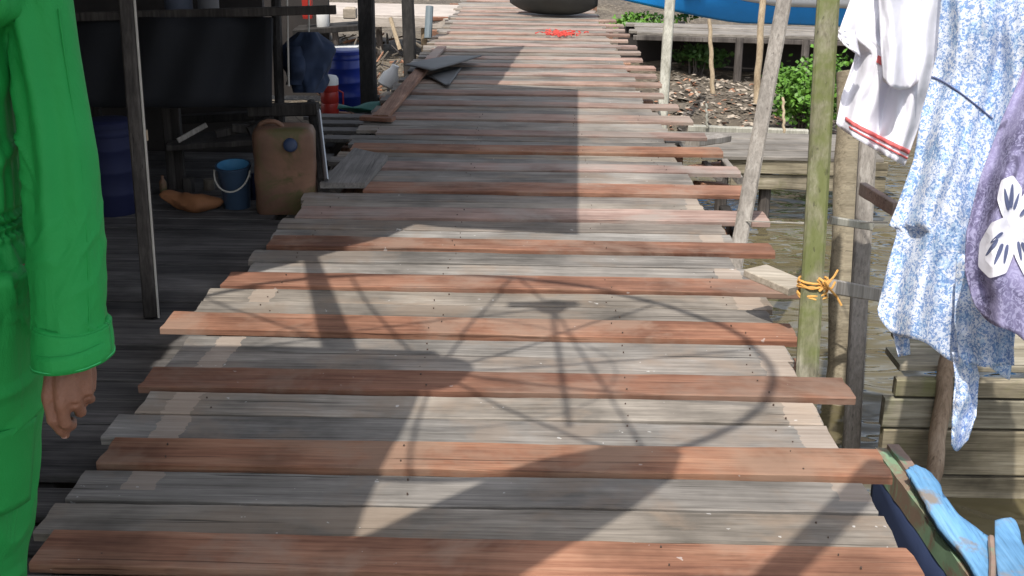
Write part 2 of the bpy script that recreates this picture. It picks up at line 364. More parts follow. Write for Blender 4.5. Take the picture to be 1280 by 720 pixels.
# ------------------------------------------------------------ boardwalk
deck=empty('boardwalk',(0,6,0),'long plank boardwalk of weathered grey boards with raised red planks','boardwalk',kind='structure')
def plank(y0,y1,xl,xr,z,th,mt,name,rough_end=.012,rot=0):
    nxs=90; vs=[]; fs=[]; sd=random.uniform(0,100); cx=(xl+xr)/2; cy=(y0+y1)/2
    cup=random.uniform(-.003,.003); tl=random.uniform(-.004,.004)
    cols=[(-1,-1),(-1,.75),(-.93,1),(-.5,1),(0,1),(.5,1),(.93,1),(1,.75),(1,-1)]
    for i in range(nxs+1):
        u=i/nxs; x=xl+(xr-xl)*u
        ej=0
        hw=(y1-y0)/2*(1+.022*noise.noise(Vector((x*1.7,sd,0)))); my=cy+.004*noise.noise(Vector((x*.9,sd,5)))+(x-cx)*rot
        zz=z+.004*noise.noise(Vector((x*1.1,sd,9)))+tl*(u-.5)*2
        for k,(a,bq) in enumerate(cols):
            xx=x
            if i in (0,nxs): xx+=rough_end*noise.noise(Vector((a*2.5,sd,i)))*(1 if k not in(0,8) else .7)
            nzz=.0022*noise.noise(Vector((x*6,a*3,sd))) if bq==1 else 0
            nyy=(.0045*noise.noise(Vector((x*7,a,sd)))+.004*min(0,noise.noise(Vector((x*19,a,sd+3)))+.25)*(1 if a>0 else -1)) if abs(a)>.9 else 0
            vs.append((xx, my+a*hw+nyy, zz-th*(1-bq)/2+cup*(1-a*a)*(1 if bq==1 else 0)+nzz))
    n=len(cols)
    for i in range(nxs):
        for k in range(n): fs.append((i*n+k,i*n+(k+1)%n,(i+1)*n+(k+1)%n,(i+1)*n+k))
    fs.append(tuple(range(n-1,-1,-1))); fs.append(tuple(nxs*n+k for k in range(n)))
    m_=MB(); m_.add(vs,fs)
    if y0<9:
        for sx_ in (-1.05,-.35,.35,.82):
            if random.random()<.35: continue
            for fy in (-.27,.27):
                nxp=sx_+random.uniform(-.03,.03); nyp=cy+fy*(y1-y0)*random.uniform(.6,1.2); r_=random.uniform(.0020,.0032)
                if not xl+.02<nxp<xr-.02: continue
                zt=z+.0045; m_.add([(nxp+r_*math.cos(q*1.047),nyp+r_*math.sin(q*1.047),zt-.006*(1-k_)) for k_ in (0,1) for q in range(6)],[tuple(range(6,12))]+[(q,(q+1)%6,6+(q+1)%6,6+q) for q in range(6)],1)
    return m_.build(name,[mt,M['nail']],deck if name.endswith('plank') else None,origin=(cx,cy,z-th))
def Dof(y): return G(665,y).y
def Xof(x,y): return G(x,y).x
reds=[ # photo rows top,bottom ; left px ; right px
 (679,724,44,1141),(558,593,126,1101),(469,495,178,1056),(401,423,203,990),(348,365,279,997),(302,315.5,334,962),
 (263,277,371,955),(231,243,455,929),(206,215,470,921),(183.5,192,438,899),(165,171,470,880),(144,152,462,862)]
red_iv=[]
for i,(ya,yb,xl,xr) in enumerate(reds):
    y1=Dof(ya); y0=Dof(yb); ym=(ya+yb)/2
    dark = i>=5 and i%2==0
    plank(y0,y1,Xof(xl,ym),Xof(xr,ym),.013,.026,M['redfar'] if i in (6,8) or i>9 else M['red'],'red_plank',rot=random.uniform(-.003,.003))
    red_iv.append((y0,y1))
# nearest rows in front of the frame
plank(1.86,2.04,-1.18,.9,.013,.026,M['red'],'red_plank')
red_iv.append((1.86,2.04))
yy=8.83+.37; k=0
while yy<25:
    xr=[1.19,1.12,1.19,1.22,1.24,1.18,1.17][k%7]*random.uniform(.97,1.02) if yy<16 else .93
    plank(yy,yy+.185,-1.06 if yy<14 else -1.0,xr,.012,.026,M['redfar'] if random.random()<.75 or yy>12 else M['red'],'red_plank',rot=random.uniform(-.004,.004))
    red_iv.append((yy,yy+.185)); yy+=.555*(1 if yy<17 else 2); k+=1
red_iv.sort()
GZ=.0
gex={0:0}
prev=red_iv[0][1]
def fill_grey(a,b_):
    L=b_-a
    n=max(1,round(L/.185)); 
    for q in range(n):
        g=random.choice((.003,.004,.006,.009)); y0=a+L*q/n+g; y1=a+L*(q+1)/n-g
        far=min(1,max(0,(y0-2.6)/14)); xl=-1.285+.03*random.uniform(-1,1)+.19*far; xr=.995+.035*random.uniform(-1,1)-.06*far
        if 3.75<y0<4.2: xl=-1.27
        if 4.3<y0<4.7: xl-=.06
        plank(y0,y1,xl,xr,GZ+random.uniform(-.004,.004),.026,M['grey'],'grey_plank',rot=random.uniform(-.0025,.0025))
for (a0,a1),(b0,b1) in zip(red_iv[:-1],red_iv[1:]): fill_grey(a1+.004,b0-.012)
for y0 in (1.48,1.67): plank(y0,y0+.18,-1.28,1.0,0,.026,M['grey'],'grey_plank')
for k in range(8): plank(-.1+.19*k,-.1+.19*k+.183,-1.28,1.0,0,.026,M['grey'],'grey_plank')
for x in (-1.05,-.35,.35,.82):
    mb=MB(); mb.beam((x,-1,-.085),(x*.93,26,-.085),.09,.12,jit=.03); mb.build('stringer',M['stringer'],deck)
for y in (2.4,4.3,6.2,8.3,10.5,13,16,20):
    mb=MB(); mb.beam((-1.35,y,-.20),(1.12,y,-.20),.10,.10,jit=.03); mb.build('cross_beam',M['stringer'],deck)
    for x in (-1.1,.88):
        mb=MB(); mb.tube([(x,y+.11,-1.7),(x,y+.11,-.03)],[.06,.055],10,wob=.06); mb.build('pile',M['dimZ'],deck)
# ------------------------------------------------------------ left porch
PZ=-.13
porch=empty('porch_platform',(-2.6,4.5,PZ),'low dark plank platform along the left side of the boardwalk','platform',kind='structure')
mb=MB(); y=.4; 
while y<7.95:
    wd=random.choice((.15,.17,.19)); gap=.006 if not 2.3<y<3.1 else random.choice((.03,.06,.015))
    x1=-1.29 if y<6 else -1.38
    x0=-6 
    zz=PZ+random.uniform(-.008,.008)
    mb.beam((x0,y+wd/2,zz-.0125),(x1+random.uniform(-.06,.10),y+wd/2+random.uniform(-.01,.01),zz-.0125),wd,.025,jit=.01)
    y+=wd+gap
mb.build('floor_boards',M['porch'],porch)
for x in (-5.4,-3.8,-2.4,-1.5):
    mb=MB(); mb.beam((x,.4,PZ-.09),(x,7,PZ-.09),.08,.11); mb.build('joist',M['darkZ'],porch)
mb=MB(); mb.tube([(-3.9,3,-1.8),(-3.9,3,PZ-.03)],.06,10); mb.build('pile',M['darkZ'],porch)
# slatted bit beyond the porch
sl2=empty('slatted_walkway',(-2.2,8.3,-.14),'loose grey slats bridging the gap left of the boardwalk behind the jerry can','walkway',kind='structure')
mb=MB()
for i,(ya,xa,xb) in enumerate(((146,385,478),(154,392,470),(163,396,466),(173,398,452),(200,392,430))):
    a=G(xa,ya,-.10); b_=G(xb,ya+1,-.06); wd=.16
    mb.beam(a,b_,wd,.028,jit=.03)
mb.build('slats',wood('slat_wood',(.11,.10,.095),(.18,.17,.16),(.28,.265,.25),'X',.5,.2),sl2)
mb=MB(); mb.beam((-1.5,6.8,-.2),(-1.4,10.6,-.2),.08,.1); mb.beam((-2.8,6.8,-.2),(-2.9,10.6,-.2),.08,.1); mb.build('joist',M['darkZ'],sl2)

# ------------------------------------------------------------ overhead structures that cast the shade
def shift(p,h): return (p.x-SDX*COT*h, p.y-SDY*COT*h)
HR=2.6
def shade_slab(pix,h,extra=()):
    return [shift(G(x,y),h) for x,y in pix]+[shift(Vector((a,b_,0)),h) for a,b_ in extra]
house=empty('stilt_house',(-4,5,-.13),'open stilt house porch with a tin roof left of the boardwalk','house')
mb=MB(); mb.slab(shade_slab([(722,112),(722,293),(640,289),(560,285),(520,281),(495,290),(470,302),(400,320),(340,334),(300,346),(255,351),(215,382),(192,404),(180,432)],HR,
   [(-3.2,3.95),(-8.5,3.95),(-8.5,12.9),(-.95,12.95)])[:0] or
   shade_slab([(655,58),(622,107),(722,112),(722,293),(640,289),(560,285),(520,281),(495,290),(470,302),(400,320),(340,334),(300,346),(262,351),(222,384),(190,404),(165,432)],HR,
   [(-3.2,3.9),(-8.5,3.9),(-8.5,12.6),(-1.1,12.6)]),HR,HR+.03)
mb.build('roof',M['tin'],house)
# walls behind the porch
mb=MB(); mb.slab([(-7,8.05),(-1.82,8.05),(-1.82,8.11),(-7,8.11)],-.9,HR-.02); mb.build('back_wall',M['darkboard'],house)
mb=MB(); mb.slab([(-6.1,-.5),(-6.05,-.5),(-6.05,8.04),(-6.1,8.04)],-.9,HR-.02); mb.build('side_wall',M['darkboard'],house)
a=P(172,-90,4.9); b0=P(190,398,4.95)
mb=MB(); mb.beam(Vector((b0.x,b0.y,-.12)),Vector((a.x-.05,a.y,HR-.03)),.058,.058,up=(0,1,0),jit=.03); mb.build('post',M['duskZ'],house)
mb=MB(); dd=Vector((.036,-.02,0)); mb.tube([Vector((b0.x,b0.y,-.12))+dd,Vector((a.x-.05,a.y,HR-.03))+dd],.005,6); mb.build('lit_edge',M['line'],house)  # pale strip standing in for the sky-lit right edge of the post
mb=MB(); q=P(175,162,4.87); mb.beam(q+Vector((-.03,-.02,-.02)),q+Vector((.035,-.02,-.02)),.02,.045); mb.build('bracket',M['tanZ'],house)
# unseen roof added towards the camera, outline drawn from its shade
lean=empty('shade_roof',(-3,0,0),'added unseen tin roof shading the left edge of the boardwalk near the camera','lean-to')
mb=MB(); mb.slab(shade_slab([(165,433),(350,435),(540,440),(563,458),(556,468),(530,480),(512,520),(492,560),(470,600),(452,640),(440,676)],HR-.0,
   [(-1.0,2.2),(-1.2,-1.5),(-7,-1.5),(-7,3.88)]),HR,HR+.03); mb.build('roof',M['tin'],lean)
h1,h2=2.55,2.95
s1=G(428,446); s2=G(386,316); p1=Vector((*shift(s1,h1),h1)); p2=Vector((*shift(s2,h2),h2))
mb=MB(); mb.tube([p1,p2],[.065,.035],8); mb.build('shadow_strut',M['dimZ'],lean)  # added strut, placed to cast the thick slanting shadow
for x,y in ((-2.3,-.6),(-3.6,1.2)):
    mb=MB(); mb.tube([(x,y,-1.5),(x,y,HR)],.05,10); mb.build('post',M['dimZ'],lean)
blocker=empty('shadow_sheet',(-1.5,-.5,HR),'added unseen sheet casting a rounded shadow on the near boardwalk','occluder')  # unseen sheet added to throw the rounded shadow lobe
mb=MB(); mb.slab(shade_slab([(438,679),(520,640),(600,604),(680,577),(760,562),(838,560),(853,572),(843,598),(770,650),(655,722),(560,800)],HR+.1,
   [(-.5,1.4),(-1.4,1.0),(-1.4,2.6)]),HR+.1,HR+.115); mb.build('sheet',M['greysheet'],blocker)
mb=MB(); mb.tube([(-2.3,-.6,HR-.2),(-1.1,-.7,HR+.09)],.03,8); mb.build('pole',M['dimZ'],blocker)
pole=MB(); pa=Vector((*shift(G(1106,582),2.5),2.5)); pb=Vector((*shift(G(935,760),2.5),2.5)); dr=(pa-pb)
pole.tube([pb-dr*.9,pa-dr*.02],[.045,.05],8)
tag(pole.build('shadow_pole',M['tanZ']),'added unseen pole casting a diagonal shadow, reaching from the awning over the boardwalk','pole')  # added overhead, there only for its diagonal shadow
# satellite dish
dc=G(546,467); DH=2.95
c=Vector((*shift(dc,DH),DH)); rim=1.0
dish=empty('satellite_dish',(-2.2,1.2,HR+.03),'large skeletal satellite dish on a mast above the porch roof','satellite dish')
Rt=Matrix.Rotation(R(8),3,'X')@Matrix.Rotation(R(6),3,'Y')
def dp(r,th,off=0): return c+Vector((-.15,.05,0))*(r/rim)+Rt@Vector((r*math.cos(th)*1.29,r*math.sin(th)*.88,.28*r*r/rim/rim+off))
mb=MB(); mb.tube([dp(rim,2*math.pi*k/64) for k in range(65)],.018,6,cap=False); mb.build('rim',M['metal'],dish)
for k in range(11):
    th=2*math.pi*k/11+.2
    mb=MB(); mb.tube([dp(rim*q/8,th) for q in range(9)],.008,5); mb.build('rib',M['metal'],dish)
mb=MB(); mb.tube([dp(rim*.55,2*math.pi*k/48) for k in range(49)],.004,5,cap=False); mb.build('inner_ring',M['metal'],dish)
mb=MB(); mb.tube([(-2.2,1.2,HR+.02),(-2.1,1.25,DH-.35),(c.x,c.y,DH-.08)],.03,10); mb.build('mast',M['metal'],dish)
mb=MB(); mb.lathe(c,[(.12,-.1),(.12,.06)],16); mb.build('hub',M['metal'],dish)
fh=.5
fs_=G(690,384); fp=Vector((*shift(fs_,DH+fh),DH+fh))
mb=MB(); mb.lathe(fp,[(.03,-.08),(.065,-.03),(.065,.04),(.04,.07)],14); mb.tube([fp+Vector((-.18,.02,0)),fp+Vector((.1,.03,.02))],.035,8); mb.build('feed_horn',M['metal'],dish)
for th in (-.9,1.3,3.4,):
    mb=MB(); mb.tube([dp(rim*.98,th),fp],.008,5); mb.build('feed_strut',M['metal'],dish)
q=G(712,535); q=Vector((*shift(q,DH+.2),DH+.2))
mb=MB(); mb.tube([fp,q],.011,6); mb.build('feed_strut',M['metal'],dish)

# ------------------------------------------------------------ porch contents
def zb(y,z): return zc_of(y,z)
# black sheet
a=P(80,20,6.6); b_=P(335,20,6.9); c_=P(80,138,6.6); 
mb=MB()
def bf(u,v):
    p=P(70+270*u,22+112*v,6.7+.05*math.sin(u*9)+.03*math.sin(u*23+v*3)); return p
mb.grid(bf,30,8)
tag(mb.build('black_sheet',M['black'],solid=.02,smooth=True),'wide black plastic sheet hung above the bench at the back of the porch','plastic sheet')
# rail that carries it and rail across
mb=MB(); mb.beam(P(60,22,6.68),P(420,12,6.75),.04,.05)
tag(mb.build('hanging_rail',M['duskZ']),'thin horizontal timber rail along the top of the black sheet','rail')
# things on shelf above the sheet
sh=empty('shelf',P(250,30,7.2),'dark wooden shelf behind the black sheet under the roof','shelf')
mb=MB(); mb.beam(P(90,33,7.3),P(330,30,7.3),.3,.03); mb.build('shelf_board',M['darkboard'],sh)
for s_,x in enumerate((110,325)):
    mb=MB(); q=P(x,32,7.4); mb.beam(Vector((q.x,q.y,PZ)),Vector((q.x,q.y,q.z)),.05,.05); mb.build('leg',M['darkZ'],sh)
for x,wd,col,lb in ((225,34,(.13,.15,.20),'dim blue grey plastic tub standing on the dark shelf'),(262,26,(.17,.17,.18),'pale grey lidded container beside the tub on the dark shelf')):
    q=P(x,28,7.3); r=wd/2/1450*7.3
    mm=plain('tub',col,.5,.2,6); t_=empty('tub',q,lb,'tub')
    mb=MB(); mb.lathe(q,[(r*.85,0),(r,.02),(r*1.02,.2),(r*1.1,.21),(r*1.1,.23)],20); mb.build('body',mm,t_,smooth=True)
    mb=MB(); mb.lathe(q+Vector((0,0,.23)),[(r*1.12,0),(r*1.1,.025),(r*.3,.03)],20); mb.build('lid',mm,t_,smooth=True)
# bench
bz=.16; bn=empty('work_bench',G(260,262,PZ),'low dark wooden bench with a pale slanting board at the back of the porch','bench')
zcb=7.0
mb=MB(); mb.beam(P(212,178,zcb),P(345,170,zcb+.1),.35,.035,jit=.02); mb.build('bench_top',M['duskZ'],bn)
mb=MB(); mb.beam(P(205,150,7.6),P(352,142,7.6),.10,.05,jit=.02); mb.build('rail',M['darkZ'],bn)
for x in (212,222,330):
    q=P(x,176,7.0); mb=MB(); mb.beam(Vector((q.x,q.y,PZ)),Vector((q.x,q.y,q.z+(.2 if x<225 else 0))),.055,.055); mb.build('leg',M['duskZ'],bn)
mb=MB(); mb.beam(P(222,176,6.85),P(258,156,6.9),.03,.045,up=(0,1,0))
tag(mb.build('paddle_board',M['greyZ']),'narrow pale board leaning up on the low bench','board')
for k,(x,y,l,an) in enumerate(((270,168,.25,.5),(290,160,.3,-.3),(310,164,.22,.9))):
    mb=MB(); q=P(x,y,7.0); mb.beam(q,q+Vector((l*math.cos(an),.1,l*.35*math.sin(an))),.04,.05,jit=.1)
    tag(mb.build('driftwood',M['duskZ']),('short dark offcut of wood at the left end of the bench pile','dark crooked stick in the middle of the bench pile','stubby dark offcut at the right end of the bench pile')[k],'offcut','offcuts piled on the bench')
for k,(x,y,w_,h_,mt,lb) in enumerate(((236,232,16,.10,'duskZ','dark wooden block under the bench left of the blue bucket'),(262,228,14,.07,'litB','small grey tin under the bench behind the bucket'),(318,240,12,.16,'dkblue','narrow dark bottle between the blue bucket and the jerry can'),(205,236,9,.13,'brownpl','small brown bottle at the left leg of the bench'))):
    q=G(x,y+10,PZ); r_=w_/2/1450*7
    mb=MB(); mb.lathe(q,[(r_*.9,0),(r_,.01),(r_,h_*.7),(r_*(.95 if k<2 else .4),h_*.85),(r_*(.95 if k<2 else .4),h_)],5 if k==0 else 16,rot=.4); tag(mb.build(('wood_block','tin','bottle','bottle')[k],M[mt],smooth=k>0),lb,('block','tin','bottle','bottle')[k])
mb=MB(); q0=P(232,150,7.2)
mb.tube([q0+Vector((.045*k,.02*math.sin(k*1.3),-.10-.05*math.sin(k*.5)+.02*math.sin(k*2.2))) for k in range(14)],.008,6)
tag(mb.build('hose',M['dkblue'],smooth=True),'dark hose sagging under the edge of the black sheet','hose')
# dark blue barrel, left
def barrel(px,yb,z,wpx,hh,mt,label,lidm=None,rings=3):
    q=G(px,yb,z); zc=zc_of(yb,z); r=wpx/2/1450*zc
    t_=empty('barrel',q,label,'barrel')
    pr=[(r*.9,0),(r*.97,.02)]
    for i in range(rings):
        z_=hh*(.25+.25*i); pr+=[(r,z_-.02),(r*1.05,z_-.008),(r*1.05,z_+.008),(r,z_+.02)]
    pr+=[(r,hh*.93),(r*.93,hh*.97),(r*.93,hh)]
    mb=MB(); mb.lathe(q,pr,32); mb.build('body',mt,t_,smooth=True)
    mb=MB(); mb.lathe(q+Vector((0,0,hh-.01)),[(r*.99,0),(r*1.0,.03),(r*.9,.04),(r*.2,.035)],32); mb.build('lid',lidm or mt,t_,smooth=True)
    mb=MB(); mb.lathe(q+Vector((0,0,.93*hh-.02)),[(r*1.03,0),(r*1.05,.01),(r*1.05,.02),(r*1.03,.03)],32,cap=False); mb.build('ring',mt,t_,smooth=True)
    return t_
barrel(146,265,PZ,56,.50,M['dkblue'],'dark navy plastic barrel in the shade beside the porch post')
barrel(433,136,-.32,42,.52,M['bluepl'],'bright blue plastic drum beside the dark post left of the boardwalk')
# bucket
q=G(297,259,PZ); zc=zc_of(259,PZ); r=20/1450*zc; BQ=q
bk=empty('bucket',q,'blue plastic bucket next to the brown jerry can','bucket')
mb=MB(); n=28
mb.lathe(q,[(r*.78,0),(r*.8,.01),(r*1.0,.25),(r*1.08,.25),(r*1.08,.265),(r*.97,.265)],n,cap=True); mb.f.pop(); mb.mi.pop()
mb.build('body',M['bucket'],bk,smooth=True)
mb=MB(); mb.lathe(q,[(r*.74,.02),(r*.96,.264)],n,cap=True); mb.f.pop(); mb.mi.pop(); mb.build('lining',M['bucketin'],bk,smooth=True)
mb=MB(); mb.tube([q+Vector((r*1.08*math.cos(a_),r*1.08*math.sin(a_)-.08*math.sin((a_-3.14)/3.14*3.14)*0-.03,.25-.09*abs(math.sin(a_))-.01)) for a_ in [math.pi*(1+k/14) for k in range(15)]],.005,6); mb.build('handle',M['line'],bk)
bk.rotation_euler.x=R(9)
# jerry can
q=G(360,262,PZ); zc=zc_of(262,PZ); hw=37/1450*zc
jc=empty('jerry_can',q,'tall brown stained plastic jerry can at the porch edge','jerry can')
H=.50
mb=MB(); mb.lathe(q,[(hw*.93,0),(hw*1.0,.03),(hw*.985,.15),(hw*1.0,.2),(hw*.985,.30),(hw*1.0,.34),(hw*.99,H*.60),(hw*.985,H*.64),(hw*1.0,H*.68),(hw*.99,H*.88),(hw*.93,H*.945),(hw*.80,H*.97),(hw*.3,H*.965)],48,1,.75,sup=6.5,rot=.12)
mb.v=[p+Vector((1,1,0))*.006*noise.noise(p*9) for p in mb.v]
mb.build('body',M['brownpl'],jc,smooth=True)
mb=MB(); mb.tube([q+Vector((hw*.45,0,H*.95))+Vector((.05*math.cos(a_)*1.3-.15,0,.035*math.sin(a_))) for a_ in [math.pi*k/10 for k in range(11)]],.014,8); mb.build('handle',M['brownpl'],jc,smooth=True)
mb=MB(); cq=q+Vector((hw*.35,-hw*.70,H*.80)); mb.lathe(Vector((0,0,0)),[(.036,0),(.039,.005),(.039,.022),(.033,.028),(.01,.03)],18)
rt=Matrix.Rotation(R(72),3,'X'); mb.v=[cq+rt@p for p in mb.v]; mb.build('cap',M['capblue'],jc,smooth=True)
# leaning rod next to can
mb=MB(); mb.tube([P(398,138,6.9),P(408,225,6.55)],.013,6)
tag(mb.build('metal_rod',M['metal']),'thin pale rod leaning beside the brown jerry can','rod')
mb=MB(); mb.tube([P(389,128,7.0),P(403,226,6.6)],.028,8)
tag(mb.build('black_stake',M['darkZ']),'black stake leaning behind the pale rod by the jerry can','stake')
# orange cloth
q=G(240,262,PZ); mb=MB()
def of(u,v):
    th=u*2*math.pi; x=(v-.5)*.36; r=.05*(math.sin(math.pi*min(1,max(0,v)))**.5)*(1+.25*noise.noise(Vector((x*14,math.cos(th)*1.5,math.sin(th)*1.5))))+.003
    return q+Vector((x, r*1.5*math.cos(th)+.03*math.sin(v*7), max(.002,.045+r*math.sin(th)+.10*max(0,.3-v)**1*1.4)))
mb.grid(of,20,24); tag(mb.build('orange_bag',M['orange'],smooth=True),'crumpled orange bag lying on the porch left of the blue bucket','bag')
# hanging navy clothes
q=P(386,48,7.2)
ob=empty('hanging_jacket',q,'dark navy jacket hanging from a cord above the jerry can','jacket')
def jf(u,v):
    th=u*2*math.pi; wdt=(27+4*math.sin(v*5))*(1-.25*max(0,v-.8)*5)*(.45+.55*min(1,v*5)); yv=40+76*v
    f_=1+.18*noise.noise(Vector((math.cos(th)*3,math.sin(th)*3,v*5)))+.1*math.sin(th*5+v*9)
    return P(385+wdt*math.cos(th)*f_,yv,7.2+.12*math.sin(th)*f_)
mb=MB(); mb.grid(jf,48,24); mb.build('body',M['navycloth'],ob,smooth=True)
def sf(u,v):
    th=u*2*math.pi; return P(366+10*math.cos(th)+6*math.sin(v*3),58+48*v,7.05+.05*math.sin(th)+.04*math.sin(v*8))
mb=MB(); mb.grid(sf,18,14); mb.build('sleeve',M['navycloth'],ob,smooth=True)
mb=MB(); mb.tube([P(386,-60,7.2),P(386,42,7.2)],.006,6); mb.build('hanger_cord',M['line'],ob)
mb=MB(); mb.tube([P(358,-40,6.95),P(361,108,6.95)],.006,6); tag(mb.build('cord',M['line']),'thin pale cord hanging in front of the navy jacket','cord')
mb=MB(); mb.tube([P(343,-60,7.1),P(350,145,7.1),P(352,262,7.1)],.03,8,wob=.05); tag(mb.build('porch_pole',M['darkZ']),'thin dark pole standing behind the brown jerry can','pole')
mb=MB(); mb.beam(P(312,138,6.95),P(398,136,6.9),.07,.075,jit=.04); tag(mb.build('cross_timber',M['duskZ']),'dark horizontal timber just above the brown jerry can','timber')
bt=empty('bottle',P(329,128,7.0),'small pale bottle standing on the timber above the jerry can','bottle')
q=P(329,130,6.93); mb=MB(); mb.lathe(q,[(.03,0),(.034,.01),(.034,.09),(.014,.12),(.014,.15)],16); mb.build('body',plain('bottle_tan',(.38,.27,.19),.4,.2,9),bt,smooth=True)
mb=MB(); mb.lathe(q+Vector((0,0,.15)),[(.017,0),(.017,.02)],12); mb.build('cap',M['whitepl'],bt)
# jug, red with white lid
q=G(413,144,-.26); zc=zc_of(144,-.26); r=11/1450*zc
jg=empty('drinks_jug',q,'red plastic jug with a white lid in front of the blue drum','jug')
mb=MB(); mb.lathe(q,[(r*.9,0),(r*.95,.01),(r,.1),(r*.93,.11),(r,.12),(r,.2),(r*.93,.21),(r,.22),(r,.27)],24); mb.build('body',M['redpl'],jg,smooth=True)
mb=MB(); mb.lathe(q+Vector((0,0,.27)),[(r*1.04,0),(r*1.04,.05),(r*.85,.075),(r*.3,.085)],24); mb.build('lid',M['whitepl'],jg,smooth=True)
mb=MB(); mb.tube([q+Vector((r*1.0,0,.08)),q+Vector((r*1.5,0,.1)),q+Vector((r*1.5,0,.2)),q+Vector((r*1.0,0,.22))],.008,6); mb.build('handle',M['redpl'],jg)
# teal scoop
q=G(450,140,-.12); mb=MB()
mb.grid(lambda u,v:q+Vector(((u-.5)*.34,(v-.5)*.20,.02+.05*abs(u-.4)+.03*math.sin(v*5+u*4))),12,8)
tag(mb.build('teal_sheet',M['teal'],solid=.008,smooth=True),'crumpled teal plastic sheet at the foot of the dark post','plastic sheet')
# white board behind drum
mb=MB(); mb.beam(P(395,64,12.5),P(448,62,12.5),.4,.06); tag(mb.build('white_board',M['whitepl']),'white painted board lying behind the bright blue drum','board')
# dark posts of the next shelter
shl=empty('shelter_frame',(-2,11,-.3),'dark timber frame of a shelter with two posts beside the left edge of the boardwalk','shelter')
for (xa,xb,yb,z,wp) in ((452,463,148,-.25,.14),(505,513,86,-.2,.13)):
    zc=zc_of(yb,z); a=P(xa,-150,zc); b_=P(xb,yb,zc)
    mb=MB(); mb.beam(b_-Vector((0,0,.6)),a,wp,wp,up=(0,1,0),jit=.04); mb.build('post',M['darkZ'],shl)
# crate heap and junk by the post
for k,(x,y,s_,mt,lb) in enumerate(((483,100,.13,'whitepl','white plastic container tipped on its side beside the red edge board'),(478,118,.08,'litA','pale lump of foam beside the red edge board'))):
    q=G(x,y+8,-.35); mb=MB(); mb.lathe(q,[(s_*.6,0),(s_*.8,.02),(s_*.7,s_),(s_*.35,s_*1.5),(s_*.3,s_*1.9)],14); 
    rt=Matrix.Rotation(R(25+30*k),3,'Y'); mb.v=[q+rt@(p-q) for p in mb.v]
    tag(mb.build('container' if k==0 else 'foam_lump',M[mt],smooth=True),lb,'container' if k==0 else 'foam')
# debris pile stuff
mb=MB()
for i in range(420):
    x=random.uniform(385,540); y=random.uniform(48,225)
    if y>150 and x>450: continue
    z=-.50+random.uniform(-.05,.10); q=G(x,y,z)
    if abs(q.x+1.1)<.12 and q.x>-1.2: continue
    if q.x>-1.15: q.x=-1.2-random.random()*.5
    l=random.uniform(.06,.45); an=random.uniform(0,3.14); r=random.uniform(.006,.022)
    mb.tube([q,q+Vector((l*math.cos(an),l*math.sin(an),random.uniform(-.02,.12)))],[r,r*.7],5,mi=random.choice((0,0,1,2)))
tag(mb.build('debris',[M['litB'],M['darkboard'],M['litC']]),'twigs and scraps heaped on the mud left of the boardwalk','debris',kind='stuff')
# far left side platform
sp=empty('side_jetty',(-3,17.5,-.05),'pale plank jetty joining the far left side of the boardwalk','jetty')
mb=MB()
for k in range(9): mb.beam((-5.5,16.9+k*.2,-.03),(-1.02,16.5+k*.2,-.03),.185,.035,jit=.01)
mb.build('deck_boards',M['greyZ'] if False else wood('pale_jetty_wood',(.36,.31,.27),(.50,.44,.39),(.62,.56,.50),'X',.3,.1),sp)
mb=MB(); mb.beam((-5.5,16.72,-.10),(-1.05,16.36,-.10),.05,.14); mb.build('fascia',wood('pale_fascia',(.40,.35,.29),(.52,.46,.40),(.62,.57,.50),'X',.3,.1),sp)
for x in (-5,-4.2,-3.4,-2.7,-2.1,-1.5):
    mb=MB(); mb.tube([(x,16.7,-1),(x+.1*random.uniform(-1,1),16.6,-.1)],.045,8); mb.build('pile',M['tanZ'] if random.random()<.5 else M['dimZ'],sp)
mb=MB(); mb.beam(P(500,62,15.5),P(488,22,15.5),.05,.05,up=(0,1,0)); mb.build('brace',M['tanZ'],sp)
mb=MB(); mb.tube([P(535,48,15.0),P(537,8,15.0)],.05,10); tag(mb.build('pipe_post',plain('pipe_grey',(.16,.20,.22),.5)),'short grey pipe post at the far left edge of the boardwalk','post')
for k,(ya) in enumerate((11,17,23)):
    a=G(540,ya,-.04); b_=G(560,ya,-.04)
    mb=MB(); mb.beam(a,b_,.16,.05); tag(mb.build('red_offcut',M['red']),('uppermost','middle','lowest')[k]+' of three red plank ends jutting out at the far left of the boardwalk','plank end','red plank ends at far left')
# dark clutter mass behind the jacket
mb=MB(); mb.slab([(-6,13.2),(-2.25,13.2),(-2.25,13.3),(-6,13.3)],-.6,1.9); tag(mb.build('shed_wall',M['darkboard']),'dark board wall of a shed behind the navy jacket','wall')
for k,(x,y,w_,h_,mt,lb) in enumerate(((385,8,16,30,'redpl','red plastic crate in front of the dark shed wall'),(404,22,16,26,'whitepl','white plastic can in front of the dark shed wall'),(438,16,22,14,'litA','tan cardboard box in front of the dark shed wall'))):
    q=P(x,y+h_/2,12.6); s_=12.6/1450; mb=MB(); mb.lathe(q,[(w_/2*s_*.9,0),(w_/2*s_,h_*s_*.1),(w_/2*s_,h_*s_*.85),(w_/2*s_*.6,h_*s_)],4 if k!=1 else 16,rot=.78)
    st=MB(); t_=tag(mb.build(('crate','can','box')[k],M[mt],smooth=k==1),lb,('crate','can','box')[k])
    if k==0:
        pass
mb=MB(); mb.beam(P(370,38,12.7),P(450,32,12.7),.5,.06); tag(mb.build('ledge',M['darkZ']),'dark ledge in front of the shed wall carrying small containers','ledge')

